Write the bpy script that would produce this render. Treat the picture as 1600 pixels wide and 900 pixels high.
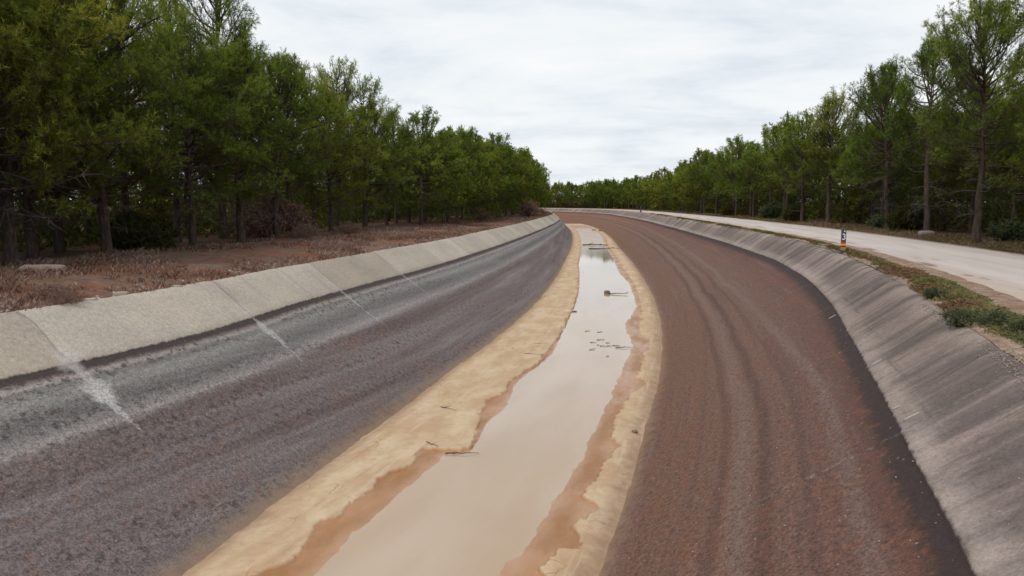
import bpy, math, random
import numpy as np

# ------------------------------------------------------------------ scene, camera, sky, sun, exposure
for o in list(bpy.data.objects):
    bpy.data.objects.remove(o)
SC = bpy.context.scene
COL = SC.collection

cam_data = bpy.data.cameras.new("camera")
cam_data.sensor_width = 36.0
cam_data.lens = 27.0
cam_data.clip_start = 0.1
cam_data.clip_end = 5000.0
cam = bpy.data.objects.new("camera", cam_data)
cam.location = (0.0, 0.0, 2.3)
cam.rotation_euler = (math.radians(90 - 6.37), 0.0, 0.0)
COL.objects.link(cam)
SC.camera = cam

SUN_EL, SUN_AZ = 52.0, 205.0          # azimuth clockwise from +Y: behind the camera
world = bpy.data.worlds.new("World")
SC.world = world
world.use_nodes = True

sun_data = bpy.data.lights.new("sun", 'SUN')
sun_data.energy = 1.5
sun_data.angle = math.radians(18)
sun_data.color = (1.0, 0.96, 0.9)
sun = bpy.data.objects.new("sun", sun_data)
COL.objects.link(sun)
sun.rotation_euler = (math.radians(90 - SUN_EL), 0.0, math.radians(180 - SUN_AZ))

SC.view_settings.view_transform = 'Standard'
SC.view_settings.look = 'None'
SC.view_settings.gamma = 1.0
SC.view_settings.use_curve_mapping = False
SC.view_settings.exposure = 0.16


# ------------------------------------------------------------------ node helper
class NB:
    def __init__(self, tree):
        self.t = tree
        self.n = tree.nodes
        self.l = tree.links

    def node(self, typ, **kw):
        nd = self.n.new(typ)
        for k, v in kw.items():
            setattr(nd, k, v)
        return nd

    def put(self, sock, v):
        if isinstance(v, bpy.types.NodeSocket):
            self.l.new(v, sock)
        elif v is not None:
            if isinstance(v, (tuple, list)) and len(v) == 3 and sock.type == 'RGBA':
                v = (*v, 1.0)
            sock.default_value = v

    def m(self, op, a, b=None, c=None, clamp=False):
        nd = self.node('ShaderNodeMath', operation=op, use_clamp=clamp)
        for i, v in enumerate((a, b, c)):
            if v is not None:
                self.put(nd.inputs[i], v)
        return nd.outputs[0]

    def mix(self, f, a, b, mode='MIX'):
        nd = self.node('ShaderNodeMix', data_type='RGBA', blend_type=mode)
        nd.clamp_factor = True
        self.put(nd.inputs[0], f)
        self.put(nd.inputs[6], a)
        self.put(nd.inputs[7], b)
        return nd.outputs[2]

    def vmul(self, v, s):
        nd = self.node('ShaderNodeVectorMath', operation='MULTIPLY')
        self.put(nd.inputs[0], v)
        nd.inputs[1].default_value = s
        return nd.outputs[0]

    def noise(self, v, scale=1.0, detail=4.0, rough=0.55, dist=0.0):
        nd = self.node('ShaderNodeTexNoise')
        self.put(nd.inputs['Vector'], v)
        nd.inputs['Scale'].default_value = scale
        nd.inputs['Detail'].default_value = detail
        nd.inputs['Roughness'].default_value = rough
        nd.inputs['Distortion'].default_value = dist
        return nd.outputs[0]

    def voro(self, v, scale, rnd=1.0):
        nd = self.node('ShaderNodeTexVoronoi')
        self.put(nd.inputs['Vector'], v)
        nd.inputs['Scale'].default_value = scale
        nd.inputs['Randomness'].default_value = rnd
        return nd

    def rng(self, v, a, b, c=0.0, d=1.0):
        nd = self.node('ShaderNodeMapRange')
        nd.interpolation_type = 'SMOOTHSTEP'
        self.put(nd.inputs[0], v)
        for i, q in enumerate((a, b, c, d)):
            self.put(nd.inputs[i + 1], q)
        return nd.outputs[0]

    def ramp(self, f, stops):
        nd = self.node('ShaderNodeValToRGB')
        e = nd.color_ramp.elements
        while len(e) < len(stops):
            e.new(0.5)
        for el, (p, c) in zip(e, stops):
            el.position = p
            el.color = (*c, 1.0) if len(c) == 3 else c
        self.put(nd.inputs[0], f)
        return nd.outputs[0]

    def attr(self, name):
        nd = self.node('ShaderNodeAttribute')
        nd.attribute_name = name
        return nd

    def uv(self):
        return self.node('ShaderNodeUVMap', uv_map='sv').outputs[0]

    def sep(self, v):
        nd = self.node('ShaderNodeSeparateXYZ')
        self.put(nd.inputs[0], v)
        return nd.outputs

    def bump(self, h, strength=0.5, dist=0.02):
        nd = self.node('ShaderNodeBump')
        nd.inputs['Strength'].default_value = strength
        nd.inputs['Distance'].default_value = dist
        self.put(nd.inputs['Height'], h)
        return nd.outputs[0]

    def principled(self, col, rough=0.9, normal=None, spec=0.3, ior=None):
        b = self.node('ShaderNodeBsdfPrincipled')
        self.put(b.inputs['Base Color'], col)
        self.put(b.inputs['Roughness'], rough)
        self.put(b.inputs['Specular IOR Level'], spec)
        if ior:
            b.inputs['IOR'].default_value = ior
        if normal is not None:
            self.put(b.inputs['Normal'], normal)
        return b.outputs[0]

    def out(self, sh):
        o = self.node('ShaderNodeOutputMaterial')
        self.l.new(sh, o.inputs[0])


def material(name):
    m = bpy.data.materials.new(name)
    m.use_nodes = True
    m.node_tree.nodes.clear()
    return m, NB(m.node_tree)


def srgb(r, g, b, k=1.0):
    def f(c):
        c /= 255.0
        return (c / 12.92 if c <= 0.04045 else ((c + 0.055) / 1.055) ** 2.4) * k
    return (f(r), f(g), f(b))


# world: physical sky behind an almost closed cloud deck
wt = world.node_tree
wt.nodes.clear()
b = NB(wt)
sky = b.node('ShaderNodeTexSky', sky_type='NISHITA', sun_disc=False)
sky.sun_elevation = math.radians(SUN_EL)
sky.sun_rotation = math.radians(SUN_AZ)
sky.air_density = 1.0
sky.dust_density = 2.0
tc = b.node('ShaderNodeTexCoord')
x, y, z = b.sep(tc.outputs['Generated'])
zz = b.m('ADD', b.m('MAXIMUM', z, 0.0), 0.13)
cv = b.node('ShaderNodeCombineXYZ')
b.put(cv.inputs[0], b.m('DIVIDE', x, zz))
b.put(cv.inputs[1], b.m('DIVIDE', y, zz))
n1 = b.noise(b.vmul(cv.outputs[0], (0.85, 1.0, 1.0)), 0.9, 7.0, 0.55, 0.5)
n2 = b.noise(b.vmul(cv.outputs[0], (0.8, 1.0, 1.0)), 2.4, 6.0, 0.6, 0.3)
nn = b.m('ADD', b.m('MULTIPLY', n1, 0.72), b.m('MULTIPLY', n2, 0.28))
cloud = b.ramp(nn, [(0.32, (6.1, 6.7, 7.3)), (0.43, (7.1, 7.6, 8.05)), (0.52, (7.9, 8.25, 8.5)), (0.62, (8.6, 8.7, 8.8)), (0.72, (9.2, 9.2, 9.2))])
cover = b.rng(nn, 0.3, 0.5, 0.88, 1.0)
skyc = b.mix(cover, sky.outputs[0], cloud)
bg = b.node('ShaderNodeBackground')
bg.inputs[1].default_value = 0.1
b.put(bg.inputs[0], skyc)
wo = b.node('ShaderNodeOutputWorld')
b.l.new(bg.outputs[0], wo.inputs[0])


# ------------------------------------------------------------------ python noise, canal path
def _hash(ix, iy, seed):
    h = (ix.astype(np.int64) * 374761393 + iy.astype(np.int64) * 668265263 + seed * 1442695041) & 0xFFFFFFFF
    h = ((h ^ (h >> 13)) * 1274126177) & 0xFFFFFFFF
    return ((h ^ (h >> 16)) & 0xFFFF) / 65535.0


def vnoise(x, y, seed=0):
    x, y = np.broadcast_arrays(np.asarray(x, float), np.asarray(y, float))
    ix, iy = np.floor(x), np.floor(y)
    fx, fy = x - ix, y - iy
    fx, fy = fx * fx * (3 - 2 * fx), fy * fy * (3 - 2 * fy)
    a, b_ = _hash(ix, iy, seed), _hash(ix + 1, iy, seed)
    c, d = _hash(ix, iy + 1, seed), _hash(ix + 1, iy + 1, seed)
    return (a + (b_ - a) * fx) * (1 - fy) + (c + (d - c) * fx) * fy


def fbm(x, y, seed=0, o=4):
    r, a, t = 0.0, 0.5, 0.0
    for k in range(o):
        r = r + a * vnoise(np.asarray(x) * 2 ** k, np.asarray(y) * 2 ** k, seed + 17 * k)
        t += a
        a *= 0.5
    return r / t * 2 - 1


CP = np.array([(-21, -42), (-13.6, -20), (-6.6, 0), (-2.0, 12.4), (0.25, 20), (2.3, 28), (4.9, 40), (6.6, 50),
               (10.1, 77), (13.6, 111), (16.4, 146), (18.4, 190), (18.4, 225), (11, 266), (-8, 294), (-34, 312),
               (-75, 330), (-130, 346)], float)


def spline(P, step=0.25):
    d = np.r_[0, np.cumsum(np.linalg.norm(np.diff(P, axis=0), axis=1))]
    n = len(P)
    h = np.diff(d)
    A = np.zeros((n, n))
    B = np.zeros((n, 2))
    A[0, 0] = A[-1, -1] = 1
    for i in range(1, n - 1):
        A[i, i - 1] = h[i - 1]
        A[i, i] = 2 * (h[i - 1] + h[i])
        A[i, i + 1] = h[i]
        B[i] = 6 * ((P[i + 1] - P[i]) / h[i] - (P[i] - P[i - 1]) / h[i - 1])
    M = np.linalg.solve(A, B)
    t = np.arange(0, d[-1], step)
    k = np.clip(np.searchsorted(d, t, side='right') - 1, 0, n - 2)
    a = (d[k + 1] - t)[:, None]
    c = (t - d[k])[:, None]
    hh = h[k][:, None]
    return (M[k] * a ** 3 + M[k + 1] * c ** 3) / (6 * hh) + (P[k] / hh - M[k] * hh / 6) * a + (P[k + 1] / hh - M[k + 1] * hh / 6) * c


PC = spline(CP)
_w = np.hanning(65)
_w /= _w.sum()
_p = np.pad(PC, ((32, 32), (0, 0)), mode='reflect', reflect_type='odd')
PC = np.stack([np.convolve(_p[:, i], _w, 'valid') for i in (0, 1)], 1)
PS = np.r_[0, np.cumsum(np.linalg.norm(np.diff(PC, axis=0), axis=1))]
PT = np.gradient(PC, PS, axis=0)
PT /= np.linalg.norm(PT, axis=1)[:, None]
PN = np.stack([PT[:, 1], -PT[:, 0]], 1)
PS = PS - PS[np.argmin(np.abs(PC[:, 1]))]
S0, S1 = PS[0] + 0.5, PS[-1] - 0.5


def at(s, v):
    s = np.asarray(s, float)
    v = np.asarray(v, float)
    return np.stack([np.interp(s, PS, PC[:, 0]) + v * np.interp(s, PS, PN[:, 0]),
                     np.interp(s, PS, PC[:, 1]) + v * np.interp(s, PS, PN[:, 1])], -1)


def to_sv(px, py):
    d = np.asarray((px, py)) - PC
    i = int(np.argmin((d ** 2).sum(1)))
    return PS[i] + d[i] @ PT[i], d[i] @ PN[i]


def tab(s, pts):
    a = np.array(pts, float)
    return np.interp(s, a[:, 0], a[:, 1])


def rimL(s):
    return tab(s, [(12, -9.1), (17, -9.0), (20, -9.25), (25, -9.85), (32, -10.2), (60, -10.3), (78, -10.1), (112, -9.5), (150, -8.7), (420, -9.0)])


def rimR(s):
    return tab(s, [(13, 9.2), (18, 9.4), (22, 9.65), (28, 10.1), (37, 10.6), (48, 10.9), (69, 10.4), (114, 9.7), (190, 9.5)])


def mudL(s):
    return tab(s, [(-40, -3.3), (10, -3.3), (12, -3.4), (16, -3.9), (21.5, -4.25), (28, -4.55), (40, -4.65), (53, -4.75), (82, -5.0), (143, -5.0), (190, -4.6), (420, -4.6)])


def mudR(s):
    return tab(s, [(-40, 3.35), (14, 3.3), (21, 3.1), (30, 3.05), (43, 2.8), (68, 2.3), (112, 1.6), (184, 2.2), (420, 2.2)])


# ------------------------------------------------------------------ mesh helpers
def mesh_np(name, V, F, mat=None, uv=None, attrs=None, smooth=False):
    V = np.asarray(V, np.float32)
    F = np.asarray(F, np.int32)
    k = F.shape[1]
    me = bpy.data.meshes.new(name)
    me.vertices.add(len(V))
    me.vertices.foreach_set('co', V.ravel())
    me.loops.add(F.size)
    me.loops.foreach_set('vertex_index', F.ravel())
    me.polygons.add(len(F))
    me.polygons.foreach_set('loop_start', np.arange(0, F.size, k, dtype=np.int32))
    if smooth:
        me.polygons.foreach_set('use_smooth', np.ones(len(F), bool))
    if uv is not None:
        u = me.uv_layers.new(name='sv')
        u.data.foreach_set('uv', np.asarray(uv, np.float32)[F.ravel()].ravel())
    for nm, arr in (attrs or {}).items():
        a = me.attributes.new(nm, 'FLOAT', 'POINT')
        a.data.foreach_set('value', np.asarray(arr, np.float32))
    me.update(calc_edges=True)
    me.validate()
    if mat:
        me.materials.append(mat)
    return me


def link(name, me, parent=None):
    o = bpy.data.objects.new(name, me)
    COL.objects.link(o)
    if parent is not None:
        o.parent = parent
    return o


def tag(o, label=None, cat=None, group=None, kind=None):
    if label:
        o['label'] = label
    if cat:
        o['category'] = cat
    if group:
        o['group'] = group
    if kind:
        o['kind'] = kind
    return o


def empty(name, loc, rz=0.0, scale=(1, 1, 1)):
    o = bpy.data.objects.new(name, None)
    o.empty_display_size = 0.3
    COL.objects.link(o)
    o.location = loc
    o.rotation_euler = (0, 0, rz)
    o.scale = scale
    return o


def grid_faces(nr, nc):
    i = np.arange(nr - 1)[:, None] * nc + np.arange(nc - 1)[None, :]
    i = i.ravel()
    return np.stack([i, i + 1, i + nc + 1, i + nc], 1)[:, ::-1]


def loft(name, svals, vfun, zfun, mat, ncol, kind='structure', attrs=None):
    """Sheet along the canal: vfun(s, q) offset, zfun(s, v, q) height for q in 0..1 across."""
    s = np.asarray(svals)[:, None] + np.zeros((1, ncol))
    q = np.linspace(0, 1, ncol)[None, :] + np.zeros((len(svals), 1))
    v = vfun(s, q)
    zc = zfun(s, v, q)
    P = at(s, v)
    V = np.concatenate([P, zc[..., None]], -1).reshape(-1, 3)
    uv = np.stack([s, v], -1).reshape(-1, 2)
    at_ = {k: f(s, v, q).ravel() for k, f in (attrs or {}).items()}
    me = mesh_np(name, V, grid_faces(len(svals), ncol), mat, uv, at_, smooth=True)
    o = link(name, me)
    tag(o, kind=kind)
    return o


def steps(a, b_, near, far, k=0.006):
    r = [a]
    while r[-1] < b_:
        d = abs(r[-1] - 14) if r[-1] < 14 else r[-1] - 14
        r.append(r[-1] + min(far, near + k * d))
    r[-1] = b_
    return np.array(r)


# ------------------------------------------------------------------ materials of the setting
def mat_lining():
    m, b = material('weathered_concrete')
    uv = b.uv()
    s, v, _ = b.sep(uv)
    pos = b.node('ShaderNodeNewGeometry').outputs['Position']
    px, py, pz = b.sep(pos)
    along = b.noise(b.vmul(uv, (0.05, 1.6, 1)), 1.0, 6, 0.65)          # streaks along the canal
    along2 = b.noise(b.vmul(uv, (0.22, 5.0, 1)), 1.0, 5, 0.6)
    down = b.noise(b.vmul(uv, (3.2, 0.25, 1)), 1.0, 6, 0.7, 0.3)        # streaks down the slope
    down2 = b.noise(b.vmul(uv, (0.9, 0.16, 1)), 1.0, 5, 0.6, 0.4)
    blot = b.noise(b.vmul(uv, (0.35, 0.55, 1)), 1.0, 6, 0.6)
    blot2 = b.noise(b.vmul(uv, (1.3, 1.8, 1)), 1.0, 6, 0.65)
    fine = b.noise(uv, 9.0, 5, 0.7)
    grit = b.noise(uv, 26.0, 3, 0.7)
    edge = b.noise(uv, 5.5, 4, 0.75)
    zz = b.m('ADD', pz, b.m('MULTIPLY', b.m('SUBTRACT', edge, 0.5), 0.13))
    zz = b.m('ADD', zz, b.m('MULTIPLY', b.m('SUBTRACT', along, 0.5), 0.16))
    f = b.m('DIVIDE', b.m('ADD', zz, 4.2), 4.2)
    q = lambda z: (z + 4.2) / 4.2
    dk = (0.055, 0.047, 0.048)
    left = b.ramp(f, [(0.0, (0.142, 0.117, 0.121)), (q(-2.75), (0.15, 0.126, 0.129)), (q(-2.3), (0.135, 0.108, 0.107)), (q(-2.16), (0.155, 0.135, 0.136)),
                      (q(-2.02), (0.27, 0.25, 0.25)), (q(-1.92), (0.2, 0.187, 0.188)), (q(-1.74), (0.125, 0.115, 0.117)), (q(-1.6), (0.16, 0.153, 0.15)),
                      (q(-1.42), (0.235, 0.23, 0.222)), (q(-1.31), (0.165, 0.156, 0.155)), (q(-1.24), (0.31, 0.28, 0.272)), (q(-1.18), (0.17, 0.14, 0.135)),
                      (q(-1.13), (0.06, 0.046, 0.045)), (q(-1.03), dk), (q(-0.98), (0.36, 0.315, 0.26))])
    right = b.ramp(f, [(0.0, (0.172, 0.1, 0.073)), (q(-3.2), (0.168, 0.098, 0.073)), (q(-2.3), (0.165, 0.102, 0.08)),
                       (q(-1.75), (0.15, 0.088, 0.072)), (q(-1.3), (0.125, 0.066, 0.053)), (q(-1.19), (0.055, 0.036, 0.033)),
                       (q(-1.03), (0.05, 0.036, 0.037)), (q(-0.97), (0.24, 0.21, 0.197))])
    # dry, pebbly surface: reddish sediment caught on the lower slope
    redL = b.mix(b.m('MULTIPLY', b.rng(blot, 0.5, 0.68), 0.5), left, (0.18, 0.115, 0.098))
    left = b.mix(b.rng(zz, -2.0, -2.4), left, redL)
    bandL = b.noise(b.vmul(uv, (0.045, 1.9, 1)), 1.0, 5, 0.6, 0.15)
    lowL = b.rng(zz, -1.9, -2.3)
    left = b.mix(b.m('MULTIPLY', b.m('MULTIPLY', b.rng(bandL, 0.5, 0.62), lowL), 0.6), left, (0.2, 0.178, 0.182))
    left = b.mix(b.m('MULTIPLY', b.m('MULTIPLY', b.rng(bandL, 0.48, 0.36), lowL), 0.65), left, (0.095, 0.068, 0.066))
    al3 = b.noise(b.vmul(uv, (0.035, 2.6, 1)), 1.0, 4, 0.6, 0.0)
    streakR = b.mix(b.m('MULTIPLY', b.rng(along, 0.52, 0.68), 0.4), right, (0.2, 0.155, 0.145))
    streakR = b.mix(b.m('MULTIPLY', b.rng(al3, 0.53, 0.66), 0.3), streakR, (0.205, 0.1, 0.066))
    streakR = b.mix(b.m('MULTIPLY', b.rng(al3, 0.47, 0.34), 0.38), streakR, (0.105, 0.063, 0.054))
    streakR = b.mix(b.m('MULTIPLY', b.rng(blot, 0.52, 0.7), 0.5), streakR, (0.19, 0.085, 0.054))
    streakR = b.mix(b.m('MULTIPLY', b.rng(along2, 0.56, 0.7), 0.3), streakR, (0.09, 0.058, 0.052))
    farred = b.m('MULTIPLY', b.rng(s, 70.0, 190.0), 0.6)
    streakR = b.mix(farred, streakR, (0.23, 0.112, 0.068))
    right = b.mix(b.rng(zz, -1.12, -1.3), right, streakR)
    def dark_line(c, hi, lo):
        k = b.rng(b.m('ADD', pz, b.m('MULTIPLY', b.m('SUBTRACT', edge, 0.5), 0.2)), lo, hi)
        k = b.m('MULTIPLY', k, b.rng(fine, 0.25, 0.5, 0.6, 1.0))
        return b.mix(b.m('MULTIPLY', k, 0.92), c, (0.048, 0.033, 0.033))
    # two dark lines left along the right slope
    wob = b.m('MULTIPLY', b.m('SUBTRACT', b.noise(b.vmul(uv, (0.12, 0, 1)), 1.0, 3, 0.5), 0.5), 0.5)
    vw = b.m('ADD', v, wob)
    vw = b.m('SUBTRACT', vw, b.rng(s, 50.0, 15.0, 0.0, 0.5))
    for c, w, a in ((4.75, 0.16, 0.5), (5.5, 0.2, 0.68), (5.1, 0.28, -1), (6.6, 0.22, -1), (6.1, 0.12, 0.4)):
        g = b.rng(b.m('ABSOLUTE', b.m('SUBTRACT', vw, c)), w, 0.03)
        g = b.m('MULTIPLY', g, b.m('ADD', 0.35, b.m('MULTIPLY', blot2, 0.9)))
        if a > 0:
            right = b.mix(b.m('MULTIPLY', g, a), right, (0.07, 0.042, 0.036))
        else:
            right = b.mix(b.m('MULTIPLY', g, 0.28), right, (0.27, 0.225, 0.205))
    # clumps of darker and rustier aggregate
    cl1 = b.noise(uv, 2.6, 6, 0.75)
    cl2 = b.noise(b.vmul(uv, (1.0, 1.6, 1)), 4.5, 5, 0.75, 0.3)
    right = b.mix(b.m('MULTIPLY', b.rng(cl1, 0.5, 0.64), 0.55), right, (0.2, 0.085, 0.052))
    right = b.mix(b.m('MULTIPLY', b.rng(cl2, 0.54, 0.66), 0.5), right, (0.06, 0.04, 0.034))
    left = b.mix(b.m('MULTIPLY', b.m('MULTIPLY', b.rng(cl2, 0.5, 0.6), b.rng(along, 0.56, 0.42)), 0.8), left, (0.06, 0.045, 0.046))
    left = b.mix(b.m('MULTIPLY', b.m('MULTIPLY', b.rng(cl1, 0.53, 0.66), b.rng(zz, -1.7, -2.2)), 0.6), left, (0.175, 0.098, 0.083))
    left = b.mix(b.m('MULTIPLY', b.m('MULTIPLY', b.rng(along, 0.52, 0.7), b.rng(zz, -1.2, -1.6)), 0.5), left, (0.25, 0.235, 0.24))
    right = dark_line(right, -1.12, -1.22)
    # upper concrete
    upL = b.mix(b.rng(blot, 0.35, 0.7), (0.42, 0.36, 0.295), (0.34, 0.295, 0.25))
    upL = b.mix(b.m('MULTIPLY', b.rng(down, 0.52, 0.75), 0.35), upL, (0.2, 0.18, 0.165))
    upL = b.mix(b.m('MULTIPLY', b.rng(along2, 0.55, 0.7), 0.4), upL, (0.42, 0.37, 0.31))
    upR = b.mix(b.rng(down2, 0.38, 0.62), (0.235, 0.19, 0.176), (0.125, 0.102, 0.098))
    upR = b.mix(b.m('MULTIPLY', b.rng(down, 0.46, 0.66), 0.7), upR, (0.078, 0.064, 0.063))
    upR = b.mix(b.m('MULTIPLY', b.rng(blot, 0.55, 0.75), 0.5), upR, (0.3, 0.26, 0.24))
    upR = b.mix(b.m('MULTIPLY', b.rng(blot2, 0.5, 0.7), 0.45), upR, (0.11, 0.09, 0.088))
    upR = b.mix(b.m('MULTIPLY', b.m('MULTIPLY', b.rng(pz, -0.35, 0.0), b.rng(down2, 0.55, 0.42)), 0.6), upR, (0.3, 0.26, 0.235))
    lightband = b.rng(b.m('ADD', zz, b.m('MULTIPLY', b.m('SUBTRACT', down, 0.5), 0.5)), -0.6, -0.97)
    upR = b.mix(b.m('MULTIPLY', lightband, b.rng(blot2, 0.3, 0.62, 0.25, 0.85)), upR, (0.33, 0.288, 0.268))
    scuff = b.rng(b.m('ABSOLUTE', b.m('ADD', zz, 0.74)), 0.05, 0.0)
    upR = b.mix(b.m('MULTIPLY', b.m('MULTIPLY', scuff, 0.6), b.rng(along2, 0.5, 0.64)), upR, (0.09, 0.08, 0.08))
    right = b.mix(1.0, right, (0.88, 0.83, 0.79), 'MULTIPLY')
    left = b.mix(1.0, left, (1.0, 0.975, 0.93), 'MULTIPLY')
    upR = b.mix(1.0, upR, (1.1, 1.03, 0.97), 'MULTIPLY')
    isup = b.rng(zz, -1.03, -0.97)
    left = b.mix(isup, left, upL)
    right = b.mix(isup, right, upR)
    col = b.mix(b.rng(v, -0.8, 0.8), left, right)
    pid = b.m('FLOOR', b.m('DIVIDE', s, 7.0))
    wnode = b.node('ShaderNodeTexWhiteNoise', noise_dimensions='1D')
    b.put(wnode.inputs['W'], b.m('ADD', pid, b.m('MULTIPLY', b.rng(v, -1.0, 1.0), 57.0)))
    tone = b.m('MULTIPLY', b.m('SUBTRACT', wnode.outputs['Value'], 0.5), isup)
    tcm = b.node('ShaderNodeCombineXYZ')
    for i, k in enumerate((0.26, 0.28, 0.32)):
        b.put(tcm.inputs[i], b.m('ADD', 1.0, b.m('MULTIPLY', tone, k)))
    col = b.mix(1.0, col, tcm.outputs[0], 'MULTIPLY')
    # joints between the slabs, with lime washed out of them on the left bank
    js = b.m('ADD', b.m('DIVIDE', s, 7.0), b.m('MULTIPLY', b.m('SUBTRACT', b.noise(uv, 0.9, 3, 0.6), 0.5), 0.05))
    js = b.m('ADD', js, 0.5)
    dj = b.m('MULTIPLY', b.m('ABSOLUTE', b.m('SUBTRACT', b.m('FRACT', js), 0.5)), 7.0)
    crack = b.rng(dj, 0.05, 0.015)
    col = b.mix(b.m('MULTIPLY', b.m('MULTIPLY', crack, isup), 0.45), col, (0.1, 0.085, 0.075))
    jn = b.rng(b.noise(b.vmul(uv, (0.29, 0.9, 1)), 1.0, 3, 0.6), 0.36, 0.62)
    wide = b.m('ADD', 0.04, b.m('MULTIPLY', b.rng(pz, -2.3, -1.1), b.m('MULTIPLY', b.m('MULTIPLY', jn, 0.7), b.rng(s, 23.0, 15.5, 0.3, 1.0))))
    lime = b.rng(b.m('ADD', dj, b.m('MULTIPLY', b.m('SUBTRACT', edge, 0.5), 0.45)), wide, b.m('MULTIPLY', wide, 0.2))
    win = b.m('MULTIPLY', b.rng(pz, -2.7, -1.7), b.rng(pz, -0.45, -1.0))
    lime = b.m('MULTIPLY', b.m('MULTIPLY', lime, win), b.rng(v, -1.0, -3.0))
    lime = b.m('MULTIPLY', lime, b.rng(s, 60.0, 20.0, 0.3, 1.0))
    col = b.mix(b.m('MULTIPLY', lime, b.m('ADD', 0.3, b.m('MULTIPLY', b.m('MULTIPLY', jn, 0.7), b.rng(s, 23.0, 15.5, 0.3, 1.0)))), col, (0.46, 0.43, 0.42))
    limeR = b.m('MULTIPLY', b.rng(dj, 0.1, 0.02), b.m('MULTIPLY', b.rng(v, 1.0, 3.0), b.rng(pz, -2.6, -1.3)))
    col = b.mix(b.m('MULTIPLY', limeR, b.rng(fine, 0.45, 0.65, 0.0, 0.3)), col, (0.36, 0.32, 0.29))
    # aggregate speckle
    low = b.rng(zz, -0.95, -1.7)
    sp = b.m('ADD', b.m('MULTIPLY', b.m('SUBTRACT', fine, 0.5), 1.5), b.m('MULTIPLY', b.m('SUBTRACT', grit, 0.5), 1.9))
    amp = b.m('ADD', 0.6, b.m('MULTIPLY', low, 0.75))
    mul = b.m('ADD', 1.0, b.m('MULTIPLY', sp, amp))
    mul = b.m('MAXIMUM', mul, 0.25)
    cm = b.node('ShaderNodeCombineXYZ')
    for i in range(3):
        b.put(cm.inputs[i], mul)
    col = b.mix(1.0, col, cm.outputs[0], 'MULTIPLY')
    vr = b.voro(uv, 7.0)
    dot = b.m('MULTIPLY', b.rng(vr.outputs['Distance'], 0.14, 0.06), b.rng(b.sep(vr.outputs['Color'])[0], 0.86, 0.9))
    col = b.mix(b.m('MULTIPLY', dot, 0.55), col, (0.42, 0.37, 0.35))
    h = b.m('ADD', b.m('MULTIPLY', grit, 0.5), fine)
    dm = b.attr('dmud').outputs['Fac']
    dmn = b.m('ADD', dm, b.m('MULTIPLY', b.m('SUBTRACT', cl1, 0.5), 0.9))
    dmn = b.m('ADD', dmn, b.m('MULTIPLY', b.m('SUBTRACT', fine, 0.5), 0.5))
    col = b.mix(b.m('MULTIPLY', b.rng(dmn, 0.42, -0.12), 0.9), col, (0.27, 0.18, 0.115))
    nb = b.bump(h, 0.3, 0.012)
    b.out(b.principled(col, 0.88, nb, 0.25))
    return m


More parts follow.
